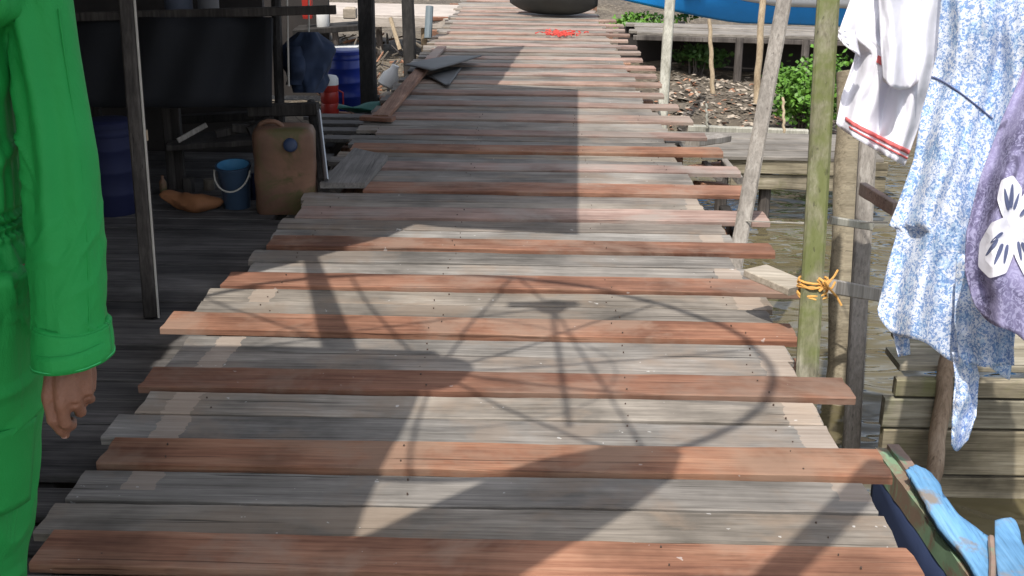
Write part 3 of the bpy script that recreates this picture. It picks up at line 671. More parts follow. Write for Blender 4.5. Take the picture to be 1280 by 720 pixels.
# ------------------------------------------------------------ loose boards on the deck
mb=MB(); mb.beam(G(476,147,.035),G(530,84,.05),.115,.04,jit=.02); tag(mb.build('edge_board',M['stringer']),'loose reddish brown board lying lengthwise on the left edge of the boardwalk','board')
mb=MB(); mb.beam(G(452,147,.03),G(492,149,.03),.10,.03,jit=.02); tag(mb.build('short_board',M['red']),'short dark red board crossing the near end of the loose edge board','board')
mb=MB(); mb.beam(G(533,80,.03),G(552,59,.03),.10,.03,jit=.02); tag(mb.build('far_edge_board',M['redfar']),'faded reddish board continuing the edge board farther up the boardwalk','board')
def sheet(name,pix,zs,label):
    ps=[G(x,y,z) for (x,y),z in zip(pix,zs)]
    mb=MB()
    def f_(u,v):
        a=ps[0].lerp(ps[1],u); b_=ps[3].lerp(ps[2],u); p=a.lerp(b_,v); p.z+=.004*math.sin(u*4+v*3); return p
    mb.grid(f_,10,8); return tag(mb.build(name,M['greysheet'],solid=.012,smooth=True),label,'sheet')
sheet('bent_sheet',[(506,81),(560,70),(602,70),(538,88)],[.06,.05,.10,.12],'bent grey metal sheet lying across the loose red edge board')
sheet('sheet_scrap',[(534,95),(577,84),(561,107),(556,106)],[.03,.03,.03,.03],'triangular piece of grey panel beside the bent metal sheet')
pl=[G(400,238),G(443,193),G(485,203),G(456,238)]
mb=MB(); mb.slab([(p.x,p.y) for p in pl],.012,.045); tag(mb.build('loose_plank',wood('loose_plank_wood',(.13,.12,.11),(.20,.185,.17),(.29,.27,.25),'Y',.5,.1)),'wide grey board lying lengthwise on the left edge of the boardwalk','board')
# red scraps
mb=MB()
for i in range(150):
    q=G(random.gauss(702,11),random.gauss(42,1.6),.045); l=random.uniform(.02,.06); an=random.uniform(0,6.28)
    mb.tube([q,q+Vector((l*math.cos(an),l*math.sin(an),random.uniform(0,.02)))],[.009,.003],5)
tag(mb.build('red_scraps',M['chilli']),'small patch of bright red scraps on the far boardwalk','scraps',kind='stuff')
# dark little boat resting on the far boards
q=G(676,0,.02)
bt=empty('small_boat',q,'dark hulled small boat resting on the far end of the boardwalk','boat')
def hullf(L,Wd,Hh,c0,ang,tipr=.35,bowpow=1.6):
    def f_(u,v):                       # u around section, v along length
        t_=v*2-1; wd=Wd*(1-abs(t_)**bowpow)**.7+.01; k=(u-.5)*2
        x=wd*math.sin(k*math.pi/2)*(1 if abs(k)<1 else 1); z=Hh*(1-math.cos(k*math.pi/2))+tipr*abs(t_)**3
        p=Vector((x,t_*L/2,z)); return c0+Matrix.Rotation(ang,3,'Z')@p
    return f_
cc=G(692,22,.035)+Vector((0,.50,0))
mb=MB(); mb.grid(hullf(1.25,.36,.42,cc,R(72),.14),18,30); mb.build('hull',M['hull'],bt,smooth=True,solid=.025)
hf=hullf(1.25,.36,.42,cc,R(72),.14)
for u in (0,1):
    mb=MB(); mb.tube([hf(u,k/24) for k in range(25)],.025,6); mb.build('gunwale',M['dimZ'],bt)
mb=MB(); mb.beam(hf(0,.5)-Vector((0,0,.05)),hf(1,.5)-Vector((0,0,.05)),.18,.02); mb.build('thwart',M['dimZ'],bt)

# ------------------------------------------------------------ right side: jetties, posts, crib
jt=empty('far_jetty',(3,14.5,-.02),'grey plank jetty crossing in front of the bright blue boat','jetty')
mb=MB()
a=G(765,22,.0)
for k in range(6):
    mb.beam((1.25+random.uniform(0,.15),14.9+k*.2,-.02-.02*random.random()),(7.5,14.1+k*.2,-.02),.18,.04,jit=.02)
mb.build('deck_boards',wood('far_jetty_wood',(.14,.125,.105),(.25,.225,.195),(.38,.35,.31),'X',.5,.1),jt)
for x in (1.7,2.6,3.4,4.3,5.4):
    mb=MB(); mb.tube([(x,14.9-.12*x,-1.2),(x,14.95-.12*x,-.05)],.05,8); mb.build('pile',M['dimZ'],jt)
mb=MB(); mb.beam((1.3,14.82,-.085),(7.5,14.02,-.085),.05,.06); mb.build('joist',M['dimZ'],jt)
# dark sheet added behind jetty, standing in for the shade under it
mb=MB(); mb.slab([(1.2,15.9),(7.5,15.2),(7.5,15.3),(1.2,16.0)],-1.0,-.07); mb.build('shade_backing',M['darkboard'],jt)
# lower jetty
lj=empty('low_jetty',(2,8.7,-.4),'low grey plank jetty crossing the water behind the leaning post','jetty')
mb=MB(); z=-.36
for k,(ya,xa,xb) in enumerate(((193,905,1100),(184,880,1110),(176,860,1120),(169,846,1120))):
    a=G(xa-30,ya,z+.01*k); b_=G(xb,ya+(4 if k<2 else 6),z); mb.beam(a,b_,.24,.03,jit=.02)
mb.build('deck_boards',wood('low_jetty_wood',(.13,.118,.10),(.225,.205,.18),(.33,.305,.27),'X',.6,.1),lj)
a=G(900,199,z-.02); b_=G(1110,204,z-.02)
mb=MB(); mb.beam(a+Vector((0,0,-.05)),b_+Vector((0,0,-.05)),.03,.11); mb.beam(a+Vector((.1,.02,-.18)),b_+Vector((0,.02,-.18)),.03,.12); mb.build('fascia',M['crib'],lj)
for x in (905,960,1060):
    q=G(x,194,z); mb=MB(); mb.tube([q-Vector((0,0,.9)),q-Vector((0,0,.03))],.05,8); mb.build('pile',M['dimZ'],lj)
# broken bits at deck edge near the low jetty
br=[((862,212),(905,206),.05,'stringer'),((880,205),(900,222),.04,'greyY'),((905,203),(925,226),.045,'greyY'),((872,232),(905,234),.09,'red'),((866,178),(905,172),.12,'greyZ'),((905,262),(925,300),.06,'darkZ')]
lbl=['short dark timber sticking out beneath the red plank end','thin grey slat propped beneath the red plank ends','slanting grey slat beside the foot of the leaning post','orange brown block wedged between two red plank ends','broken pale board sloping down towards the low jetty','dark stub of timber in the water below the plank ends']
for k,((xa,ya),(xb,yb),wd,mt) in enumerate(br):
    mb=MB(); mb.beam(G(xa,ya,-.08),G(xb,yb,-.12),wd,.05,jit=.05); tag(mb.build('broken_timber',M[mt]),lbl[k],'timber')
# posts
def post(name,p0,p1,zc0,zc1,w0,w1,mt,label,sq=True,cat='post',down=.0,up=0):
    a=P(*p0,zc0); b_=P(*p1,zc1); d=(a-b_).normalized()
    b2=b_-d*down; a2=a+d*up
    mb=MB()
    if sq: mb.beam(b2,a2,w0,w0,up=(.2,1,0),jit=.03)
    else:
        n=14; mb.tube([b2.lerp(a2,k/n)+Vector((.006*math.sin(k*1.7),.006*math.cos(k*2.3),0)) for k in range(n+1)],[w1+(w0-w1)*k/n for k in range(n+1)],14,wob=.035)
    return tag(mb.build(name,mt,smooth=not sq),label,cat)
post('mossy_post',(1035,0),(1009,455),4.25,4.25,.080,.08,M['moss'],'green mossy post wrapped with orange twine at the right edge of the boardwalk',True,down=1.0,up=.9)
post('round_post',(1062,150),(1050,484),6.1,6.1,.070,.075,M['bark'],'thick round barky post standing between the mossy post and the square one',False,down=.5,up=.25)
post('square_post',(1085,170),(1066,524),5.5,5.5,.078,.08,M['paleZ'] if False else M['greyZ'],'squared grey timber post behind the white shirt in the water',True,down=.4,up=1.0)
post('leaning_post',(980,0),(930,272),6.1,6.0,.078,.08,M['greyZ'],'long grey post leaning to the right beside the red plank ends',True,down=.9,up=1.0)
post('pale_post',(838,0),(831,106),11.2,11.2,.092,.09,M['paleZ'],'pale upright post at the far right edge of the boardwalk',True,down=.6,up=1.5)
post('thin_stake',(887,24),(891,116),13.6,13.6,.022,.03,M['tanZ'],'thin brown stake on the mud in front of the far jetty',False,cat='stake',down=.1)
post('bamboo_stake',(954,-10),(945,132),13.0,13.0,.036,.038,M['tanZ'],'tall tan bamboo stake behind the leaning post',False,cat='stake',down=.1,up=.8)
post('white_stake',(883,130),(884,160),11.6,11.6,.012,.014,M['paleZ'],'tiny pale stake in the litter strewn mud',False,cat='stake')
post('short_stake',(979,122),(980,166),11.2,11.2,.013,.014,M['tanZ'],'short brown stake just left of the leafy bush',False,cat='stake')
# kerb log along mud
mb=MB(); mb.beam(G(860,160,-.62),G(1010,166,-.62),.09,.06,jit=.05); tag(mb.build('pale_log',M['paleZ']),'pale pole lying along the near edge of the mud bank','pole')
# cross pieces and twine
mb=MB(); mb.beam(P(944,338,4.6),P(1000,362,4.42),.13,.03,jit=.02); tag(mb.build('tan_board_end',wood('tan_board',(.30,.26,.20),(.42,.37,.30),(.52,.47,.39),'X',.3,.1)),'pale tan board end jutting from the boardwalk to the twine bound post','board')
mb=MB(); mb.beam(P(1040,358,4.5),P(1112,371,4.9),.035,.055,jit=.03); tag(mb.build('lower_rail',M['greyZ']),'short grey rail tied level with the orange twine','rail')
mb=MB(); mb.beam(P(1038,275,5.3),P(1090,283,5.35),.03,.035,jit=.03); tag(mb.build('upper_rail',M['paleZ']),'thin pale rail nailed across the round post above the twine','rail')
mb=MB(); mb.beam(P(1078,236,4.9),P(1120,262,4.6),.03,.055,jit=.03); tag(mb.build('short_rail',M['redfar']),'short reddish rail end just below the white shirt','rail')
tw=MB(); cpt=P(1016,357,4.25)
for k in range(5):
    zz=-.034+.015*k+random.uniform(-.004,.004); rr=.051; tl_=random.uniform(-.012,.012); ph_=random.uniform(0,6)
    tw.tube([cpt+Vector(((rr+.006*noise.noise(Vector((a_*2,k*3,0))))*math.cos(a_)*1.02,(rr+.004*noise.noise(Vector((a_*2,k*3,7))))*math.sin(a_),zz+tl_*math.sin(a_+ph_)+.006*noise.noise(Vector((a_*1.5,k,4))))) for a_ in [2*math.pi*j_/28 for j_ in range(29)]],.0048,6)
tw.tube([P(1024,348,4.2),P(1030,352,4.17),P(1036,360,4.2),P(1046,371,4.3),P(1052,382,4.3)],.0045,6); tw.tube([P(1024,364,4.2),P(1034,356,4.19),P(1043,345,4.3),P(1047,338,4.35)],.0045,6)
tw.tube([P(1022,350,4.19),P(1030,362,4.2),P(1040,360,4.25),P(1044,352,4.25)],.004,6)
tag(tw.build('twine_binding',M['twine'],smooth=True),'orange twine wound round the mossy post','twine')
mb=MB(); mb.tube([P(925,276,6.0),P(1000,279,5.6),P(1110,278,5.2)],.004,5); tag(mb.build('string_line',M['line']),'thin string stretched level between the leaning post and the square post','string')
# crib wall
cr=empty('timber_crib',(2.5,5.4,-.6),'weathered board retaining wall standing in the water under the washing','retaining wall')
Yc=G(1120,617,WZ).y
x0=1.56; rows=[(-1.05,-.80),(-.795,-.575),(-.57,-.43),(-.425,-.34)]
for k,(za,zb_) in enumerate(rows):
    mb=MB(); xs=x0+[.17,.0,-.01,.03][k]; mb.beam((xs,Yc,(za+zb_)/2),(4.4,Yc+random.uniform(-.01,.01),(za+zb_)/2),.05,zb_-za-.006,jit=.015); mb.build('board',M['crib'],cr)
mb=MB()
for k in range(5): mb.beam((x0+.06+.09*k,Yc+.16+k*.22,-.32),(4.4,Yc+.16+k*.22,-.32),.21,.03,jit=.01)
mb.build('top_boards',M['crib'],cr)
post('brown_stake',(1186,440),(1165,604),4.95,4.95,.034,.036,wood('brown_stake_wood',(.20,.14,.09),(.32,.235,.165),(.45,.35,.26),'Z',.4,.1),'round brown stake in front of the board retaining wall',False,cat='stake',down=.2,up=.15)

# bright blue boat far
bb=empty('blue_boat',(3.6,17.2,-.5),'long bright blue boat with a white stripe moored beyond the far jetty','boat')
def bl(u,v):   # side of hull: v down
    x=1.3+6.6*u; sheer=.55-.25*math.sin(u*math.pi)*1.0; keel=-.62+.50*max(0,(.16-u)/.16)**1.3
    y=16.6+.25*v+1.5*max(0,(.2-u)/.2)**1.7*1.0
    return x,y,sheer,keel
def hb(side):
    def f_(u,v):
        x=1.28+8*u; bow=max(0,(.22-u)/.22); st=max(0,(u-.9)/.1)
        half=.75*(1-bow**1.8)*(1-.3*st); top=.80+.25*bow**2; bot=-.14+.02*math.sin(u*9)+.30*bow**1.2
        z=top+(bot-top)*v; y=17.6+side*half*(1-.45*v**2)
        return Vector((x,y,z))
    return f_
sv=lambda u:.715-.20*min(1,max(0,(.28-u)/.16))
mb=MB(); mb.grid(lambda u,v:hb(-1)(u,sv(u)+(1-sv(u))*v),40,10); mb.grid(lambda u,v:hb(-1)(u,.5*v),40,6); mb.grid(lambda u,v:hb(1)(u,v),40,10); mb.build('hull',M['boatblue'],bb,smooth=True,solid=.03)
mb=MB(); mb.grid(lambda u,v:hb(-1)(u,.5+(sv(u)-.5)*v)-Vector((0,.012,0)),40,3); mb.build('white_stripe',M['white'],bb,smooth=True,solid=.03)
for k_ in range(5):
    mb=MB(); mb.beam((2.2+1.4*k_,17.2,-.7),(2.2+1.4*k_,17.2,-.12),.1,.1); mb.build('support_block',M['darkZ'],bb)
for s_ in (-1,1):
    mb=MB(); mb.tube([hb(s_)(k/30,0) for k in range(31)],.04,8); mb.build('gunwale',M['boatblue'],bb,smooth=True)
mb=MB(); mb.grid(lambda u,v:Vector((2.2+6*u,17.05+1.1*v,.25)),6,3); mb.build('deck',M['greyY'],bb,solid=.02)

# bushes
def bush(name,cx,cy,cz,rx,ry,rz,n,mt,label,ls=.05,clumps=14):
    o=empty(name,(cx,cy,cz-rz),label,'bush'); mb=MB(); cl=[]
    for k in range(clumps):
        th=random.uniform(0,6.28); ph=random.uniform(-.9,1); rr=random.uniform(.45,.95)
        cl.append(Vector((cx+rx*rr*math.cos(th)*math.cos(ph),cy+ry*rr*math.sin(th)*math.cos(ph),cz+rz*rr*math.sin(ph))))
    for i in range(n):
        q=random.choice(cl)+Vector((random.gauss(0,rx*.20),random.gauss(0,ry*.2),random.gauss(0,rz*.16)))
        d=Vector((random.gauss(0,1),random.gauss(-.3,1),random.gauss(.1,.6))).normalized(); nn=Vector((random.gauss(0,1),random.gauss(-.6,1),random.gauss(1,.7))).normalized()
        s_=d.cross(nn).normalized(); L=ls*random.uniform(.7,1.5); W=L*.36
        mb.add([q,q+d*L*.45+s_*W,q+d*L,q+d*L*.45-s_*W],[(0,1,2,3)])
    mb.build('foliage',mt,o)
    mb=MB()
    for c_ in cl: mb.tube([Vector((cx+random.uniform(-.1,.1),cy,cz-rz-.25)),Vector((cx,cy,cz-rz)).lerp(c_,.5)+Vector((0,0,.05)),c_],[.014,.010,.004],5)
    mb.build('stems',M['dimZ'],o)
    return o
q=P(1012,112,12.1); bush('leafy_bush',q.x,q.y,q.z,.40,.35,.42,2600,M['leafA'],'bright green leafy bush behind the mossy post',.055,26)
q=P(868,72,14.9); bush('shaded_bush',q.x,q.y,q.z,.42,.25,.18,700,M['leafB'],'dark green plant growing in the shade under the far jetty',.06,10)
q=P(812,26,17.0); bush('small_bush',q.x,q.y,q.z+.0,.75,.2,.12,700,M['leafA'],'small green plant between the boardwalk and the far jetty',.06,8)
q=P(1000,25,14.0); 
# litter
mb=MB()
for i in range(1500):
    x=random.uniform(815,1060); y=random.gauss(128,20)
    if y<70 or y>172: continue
    q=G(x,y,-.62); q.z=gh(q.x,q.y)+.012
    if q.x<1.15: continue
    s_=random.uniform(.010,.046)*(1.7 if random.random()<.06 else 1); an=random.uniform(0,3.14); ax=Vector((math.cos(an),math.sin(an),random.uniform(-.3,.4)))*s_; bx=Vector((-math.sin(an),math.cos(an),random.uniform(-.3,.5)))*s_*random.uniform(.3,.8)
    h_=Vector((0,0,s_*random.uniform(.1,.4)))
    mb.add([q-ax-bx,q+ax-bx,q+ax*.8+bx,q-ax*.9+bx*.8,q+h_],[(0,1,4),(1,2,4),(2,3,4),(3,0,4)],random.choice((0,0,1,1,1,2)))
tag(mb.build('litter',[M['litA'],M['litB'],M['litC']]),'pale shells and scraps littering the mud bank','litter',kind='stuff')

# ------------------------------------------------------------ near boat, bottom right
nb=empty('moored_boat',G(1160,700,-.35),'worn light blue wooden boat with green brown gunwale moored beside the near boardwalk','boat')
zg=-.28
Lp=[G(1098,561,zg),G(1120,592,zg),G(1150,632,zg),G(1182,676,zg),G(1216,724,zg),G(1260,790,zg),G(1330,900,zg-.03)]
Rp=[G(1100,561,zg),G(1143,588,zg),G(1166,603,zg),G(1192,640,zg),G(1242,676,zg),G(1300,700,zg),G(1420,760,zg)]
def samp(Q,u):
    u=max(0,min(.9999,u))*(len(Q)-1); i=int(u); f_=u-i
    p0=Q[max(i-1,0)];p1=Q[i];p2=Q[i+1];p3=Q[min(i+2,len(Q)-1)]
    return .5*((2*p1)+(p2-p0)*f_+(2*p0-5*p1+4*p2-p3)*f_*f_+(3*p1-p0-3*p2+p3)*f_**3)
def nbh(u,v):
    L=samp(Lp,v); Rr=samp(Rp,v); k=u*math.pi; wd=(Rr-L)
    p=L.lerp(Rr,(1-math.cos(k))/2); p.z=zg-.03-.50*math.sin(k)**.6*min(1,.35+v*1.6); return p
mb=MB(); mb.grid(nbh,20,30); mb.build('hull',M['navy'],nb,smooth=True,solid=.02)
def band(o0,o1,z0,z1,Q,sgn,th,name,mt,v0=0,v1=1):
    mb=MB(); n=30; vs=[]; fs=[]
    for i in range(n+1):
        u=v0+(v1-v0)*i/n; p=samp(Q,u); d=(samp(Q,min(.999,u+.02))-samp(Q,max(0,u-.02))).normalized(); s_=Vector((-d.y,d.x,0))*sgn
        wn=.004*noise.noise(Vector((u*22,0,o0*10)))
        for a_,z_ in ((o0+wn,z0),(o1+wn,z0),(o1+wn,z1),(o0+wn,z1)): vs.append(p+s_*a_+Vector((0,0,z_-zg+.004*noise.noise(Vector((u*15,a_*9,2))))))
    for i in range(n):
        for k in range(4): fs.append((i*4+k,i*4+(k+1)%4,(i+1)*4+(k+1)%4,(i+1)*4+k))
    fs+= [(3,2,1,0),tuple(n*4+k for k in range(4))]
    mb.add(vs,fs); return mb.build(name,mt,nb)
band(-.012,.028,zg-.08,zg+.005,Lp,1,.0,'outer_rail',M['greenbrown'])
band(.030,.072,zg-.04,zg+.02,Lp,1,.0,'inner_rail',M['rawbrown'])
# blue foredeck board following the right side
FQ=[G(1134,592,zg+.05),G(1150,618,zg+.05),G(1172,655,zg+.05),G(1203,690,zg+.05),G(1232,735,zg+.05),G(1275,800,zg+.05)]
FR=[G(1143,585,zg+.05),G(1166,598,zg+.05),G(1190,637,zg+.05),G(1222,662,zg+.05),G(1241,678,zg+.05),G(1300,760,zg+.05)]
def fd(u,v):
    a=samp(FQ,v); b_=samp(FR,v); p=a.lerp(b_,u); k=min(1,.8+v*10); m_=(a+b_)/2; p=m_+(p-m_)*k
    p.z+=.003*math.sin(u*math.pi)-.02*v+.003*noise.noise(Vector((u*5,v*20,0))); return p
mb=MB(); mb.grid(fd,12,50); mb.build('foredeck',M['oldblue'],nb,smooth=True,solid=.03)
SQ=[G(1262,652,zg+.06),G(1268,656,zg+.06),G(1273,668,zg+.06),G(1280,690,zg+.06),G(1330,760,zg+.06)]
SL=[G(1244,656,zg+.06),G(1244,690,zg+.06),G(1247,720,zg+.06),G(1252,760,zg+.06),G(1270,830,zg+.06)]
def fd2(u,v):
    return samp(SL,v).lerp(samp(SQ,v),u)+Vector((0,0,.003*math.sin(u*3.14)))
mb=MB(); mb.grid(fd2,10,24); mb.build('side_deck',M['oldblue'],nb,smooth=True,solid=.03)
mb=MB(); mb.tube([G(1239,672,zg+.07),G(1241,700,zg+.07),G(1240,735,zg+.07),G(1245,780,zg+.07)],.010,6); mb.build('splash_rail',M['rawbrown'],nb)

# ------------------------------------------------------------ washing
def lerpt(tab,y):
    if y<=tab[0][0]: return tab[0][1]
    for (a,va),(b_,vb) in zip(tab[:-1],tab[1:]):
        if y<=b_: return va+(vb-va)*(y-a)/(b_-a)
    return tab[-1][1]
YTOP=-190
def cloth_fn(left,right,bot,zc0,slope,folds,seed,amp=.02,top=YTOP):
    def f_(u,v,off=0):
        yb=bot(u); y=top+(yb-top)*v
        xl=lerpt(left,y); xr=lerpt(right,y); x=xl+(xr-xl)*u
        zc=zc0+slope*(u-.5)
        for (fr,ph,am,tw_) in folds: zc+=am*math.sin(fr*u*6.28+ph+tw_*v)*(.35+.65*min(1,v*1.4))
        zc+=amp*noise.noise(Vector((u*3.3,v*5,seed)))+.3*amp*noise.noise(Vector((u*11,v*13,seed+5)))
        return P(x,y,zc+off)
    return f_
# clothesline
qa=P(1360,-196,3.2); qb=P(1120,-196,4.0); cl0=qa+(qa-qb)*1.2; cl1=qb+(qb-qa)*.28
cl=MB(); cl.tube([cl0.lerp(cl1,k/20)-Vector((0,0,.01*math.sin(math.pi*k/20))) for k in range(21)],.004,5)
tag(cl.build('clothesline',M['line']),'thin clothesline carrying the washing along the right edge of the boardwalk','clothesline')
mb=MB(); mb.tube([(cl0.x,cl0.y,-1.5),(cl0.x,cl0.y,cl0.z+.05)],.045,10); tag(mb.build('clothesline_post',M['dimZ']),'near post holding the clothesline at the right edge of the boardwalk','post')
# white shirt
wl=[(-190,1078),(0,1063),(30,1052),(48,1047),(66,1070),(80,1066),(120,1052),(156,1045)]
wr=[(-190,1185),(0,1182),(100,1166),(160,1148),(210,1130)]
wb=lambda u:154+54*(u**.75)
wf=cloth_fn(wl,wr,wb,4.0,-.12,[(2.1,.3,.036,.8),(4.3,1.2,.013,-1.5)],3,.04)
sh=empty('white_shirt',P(1110,200,4.0),'white shirt with red trimmed hem hanging beside the mossy post','shirt')
mb=MB(); mb.grid(wf,60,70); mb.build('body',M['whitecloth'],sh,smooth=True,solid=.003)
mb=MB(); mb.grid(lambda u,v:wf(.10+.90*u,.950+.013*v,-.006),50,2); mb.build('hem_trim',M['trim'],sh,smooth=True,solid=.004)
mb=MB(); mb.grid(lambda u,v:wf(.16+.84*u,.972+.006*v,-.006),50,2); mb.build('hem_trim',M['trim'],sh,smooth=True,solid=.003)
sl_=[(-190,1092),(0,1098),(60,1101),(104,1104)]; sr_=[(-190,1160),(0,1150),(60,1150),(118,1147)]
sf_=cloth_fn(sl_,sr_,lambda u:97+20*math.sin(u*2.2+.2)-8*u,3.87,.05,[(1.2,2.0,.036,.6)],8,.025)
mb=MB(); mb.grid(sf_,30,50); mb.build('sleeve',M['whitecloth'],sh,smooth=True,solid=.003)
cu=cloth_fn([(35,1047),(90,1066)],[(35,1068),(90,1080)],lambda u:56+16*u,3.91,.03,[(1,0,.01,1)],2,.01,top=38)
mb=MB(); mb.grid(cu,10,10); mb.build('cuff',M['whitecloth'],sh,smooth=True,solid=.003)
mb=MB(); mb.grid(lambda u,v:wf(.28+.20*u,(72-YTOP+10*v*(1-.3*abs(u-.5)))/(wb(.35)-YTOP)+0,-.006),10,4); mb.build('red_mark',M['trim'],sh,solid=.003)
# blue dress
bll=[(-190,1188),(60,1172),(97,1164),(140,1152),(200,1142),(255,1122),(282,1111),(288,1122),(330,1110),(390,1096)]
blr=[(-190,1330),(100,1300),(300,1282),(475,1262)]
bbot=lambda u:386+84*(u**.55)+5*math.sin(u*14)
bf_=cloth_fn(bll,blr,bbot,3.6,-.16,[(1.7,.5,.044,1.0),(3.9,.9,.013,-3.0)],11,.055)
bd=empty('blue_dress',P(1190,450,3.6),'long white dress with fine blue floral print on the line','dress')
mb=MB(); mb.grid(bf_,90,110); mb.build('body',M['floral'],bd,smooth=True,solid=.003)
def seamf(k): 
    u=.0+.62*k; y=96+52*k**1.3; v=(y-YTOP)/(bbot(u)-YTOP); return bf_(u,v,-.006)
mb=MB(); mb.tube([seamf(k/30) for k in range(31)],.0028,5); mb.build('waist_seam',M['seam'],bd,smooth=True)
# lower flounce over the body, second layer
f2=cloth_fn([(270,1130),(330,1112),(400,1104),(470,1122)],[(270,1262),(475,1268)],lambda u:430+32*u+5*math.sin(u*11),3.51,-.1,[(3.1,2.1,.027,.5)],21,.02,top=318)
mb=MB(); mb.grid(lambda u,v:f2(.55+.45*u,v),30,30); mb.build('flounce',M['floral'],bd,smooth=True,solid=.003)
f3=cloth_fn([(400,1112),(450,1124)],[(400,1135),(450,1138)],lambda u:446-3*u,3.7,0,[(1,0,.01,1)],4,.01,top=395)
mb=MB(); mb.grid(f3,8,12); mb.build('hem_corner',M['floral'],bd,smooth=True,solid=.003)
# sash
s1_=cloth_fn([(440,1190),(470,1194),(520,1190),(562,1189)],[(440,1216),(470,1224),(520,1220),(562,1206)],lambda u:556+8*math.sin(u*4),3.54,0,[(1.0,.3,.028,5)],31,.025,top=440)
mb=MB(); mb.grid(s1_,16,40); mb.build('sash',M['floral'],bd,smooth=True,solid=.003)
# purple dress
pll=[(-190,1315),(60,1290),(100,1274),(150,1252),(220,1226),(290,1208),(340,1206),(375,1216)]
prr=[(-190,1420),(100,1440),(460,1450)]
pbot=lambda u:376+150*(u**.8)+5*math.sin(u*20)
pf=cloth_fn(pll,prr,pbot,3.2,-.12,[(2.6,1.0,.036,.8),(6.1,.2,.014,-1)],17,.035)
pd=empty('purple_dress',P(1260,430,3.2),'purple batik dress with a white butterfly print, rightmost on the line','dress')
mb=MB(); mb.grid(pf,80,100); mb.build('body',M['purple'],pd,smooth=True,solid=.003)
def inv(x,y):
    u=.3
    for _ in range(6):
        xl=lerpt(pll,y); xr=lerpt(prr,y); u=(x-xl)/(xr-xl)
    v=(y-YTOP)/(pbot(u)-YTOP); return pf(u,v,-.008)
def blob(cx,cy,rx,ry,rot,n=18,hole=None):
    pts=[]; cr_,sr=math.cos(rot),math.sin(rot)
    mb_v=[(cx,cy)]; 
    for k in range(n):
        a_=2*math.pi*k/n; rr=1+.10*math.cos(3*a_); x=rx*math.cos(a_)*rr; y=ry*math.sin(a_)*rr
        mb_v.append((cx+x*cr_-y*sr, cy+x*sr+y*cr_))
    return [inv(*q) for q in mb_v],[(0,1+k,1+(k+1)%n) for k in range(n)]
mb=MB()
C0=(1261,272)
def ptl(dx,dy,rx,ry,rot): mb.add(*blob(C0[0]+dx,C0[1]+dy,rx,ry,R(rot)))
def wing(pts):
    n_=[]; pts=[(C0[0]+(a-C0[0])*1.04+(4 if a<C0[0] else -4)*0, C0[1]+4+(b_-C0[1]-4)*1.06) for a,b_ in pts]
    for i_ in range(len(pts)):
        a_=Vector(pts[i_-1]);b_=Vector(pts[i_]);c_=Vector(pts[(i_+1)%len(pts)]); n_+=[tuple(b_*.78+a_*.22),tuple(b_*.96+a_*.02+c_*.02),tuple(b_*.78+c_*.22)]
    for _ in range(2): n_=[q for i_ in range(len(n_)) for q in ((n_[i_][0]*.75+n_[(i_+1)%len(n_)][0]*.25,n_[i_][1]*.75+n_[(i_+1)%len(n_)][1]*.25),(n_[i_][0]*.25+n_[(i_+1)%len(n_)][0]*.75,n_[i_][1]*.25+n_[(i_+1)%len(n_)][1]*.75))]
    cx=sum(p[0] for p in n_)/len(n_); cy=sum(p[1] for p in n_)/len(n_)
    rings=[[ (cx+(p[0]-cx)*f,cy+(p[1]-cy)*f) for p in n_] for f in (.33,.66,1)]
    vs=[inv(cx,cy)]+[inv(*p) for rg in rings for p in rg]; m_=len(n_)
    fs=[(0,1+k,1+(k+1)%m_) for k in range(m_)]
    for q in range(2): fs+=[(1+q*m_+k,1+(q+1)*m_+k,1+(q+1)*m_+(k+1)%m_,1+q*m_+(k+1)%m_) for k in range(m_)]
    mb.add(vs,fs)
wing([(1262,286),(1252,268),(1247,250),(1252,228),(1266,222),(1277,238),(1275,262),(1270,284)])
wing([(1262,284),(1270,258),(1282,240),(1296,234),(1308,246),(1302,266),(1284,280)])
wing([(1266,268),(1240,278),(1226,302),(1224,330),(1238,344),(1258,338),(1268,312),(1270,284)])
wing([(1258,272),(1276,274),(1300,290),(1309,318),(1299,340),(1280,342),(1268,318)])
mb.build('butterfly_print',M['whitecloth'],pd,solid=.0015)
for (x_,y_,a_,b_,t_) in ((1258,250,14,2.2,-100),(1264,246,15,2.4,-86),(1270,252,11,1.8,-72),(1281,262,11,2,-50),(1288,256,12,2.2,-42),(1293,264,10,1.8,-28),(1246,296,10,2.0,140),(1240,308,13,2.2,126),(1248,316,14,2.4,112),(1257,316,12,2,100),(1274,312,12,2,80),(1282,314,14,2.4,66),(1290,306,13,2.2,52),(1290,292,9,1.8,34)):
    mb=MB(); f_=blob(x_,y_,a_,b_,R(t_)); mb.add([q+Vector((0,-.003,.0)) for q in f_[0]],f_[1]); mb.build('wing_spot',M['seam'],pd,solid=.0015)
# clothes pegs
for k,(px,zc,lb) in enumerate(((1120,4.0,'white shirt'),(1235,3.6,'blue dress'),(1360,3.2,'purple dress'))):
    mb=MB(); q=P(px,YTOP,zc); mb.beam(q+Vector((-.006,0,-.03)),q+Vector((-.004,0,.05)),.008,.012,up=(0,1,0)); mb.beam(q+Vector((.006,0,-.03)),q+Vector((.004,0,.05)),.008,.012,up=(0,1,0))
    tag(mb.build('clothes_peg',M['tanZ']),'wooden peg gripping the top of the '+lb,'peg','pegs on the clothesline')

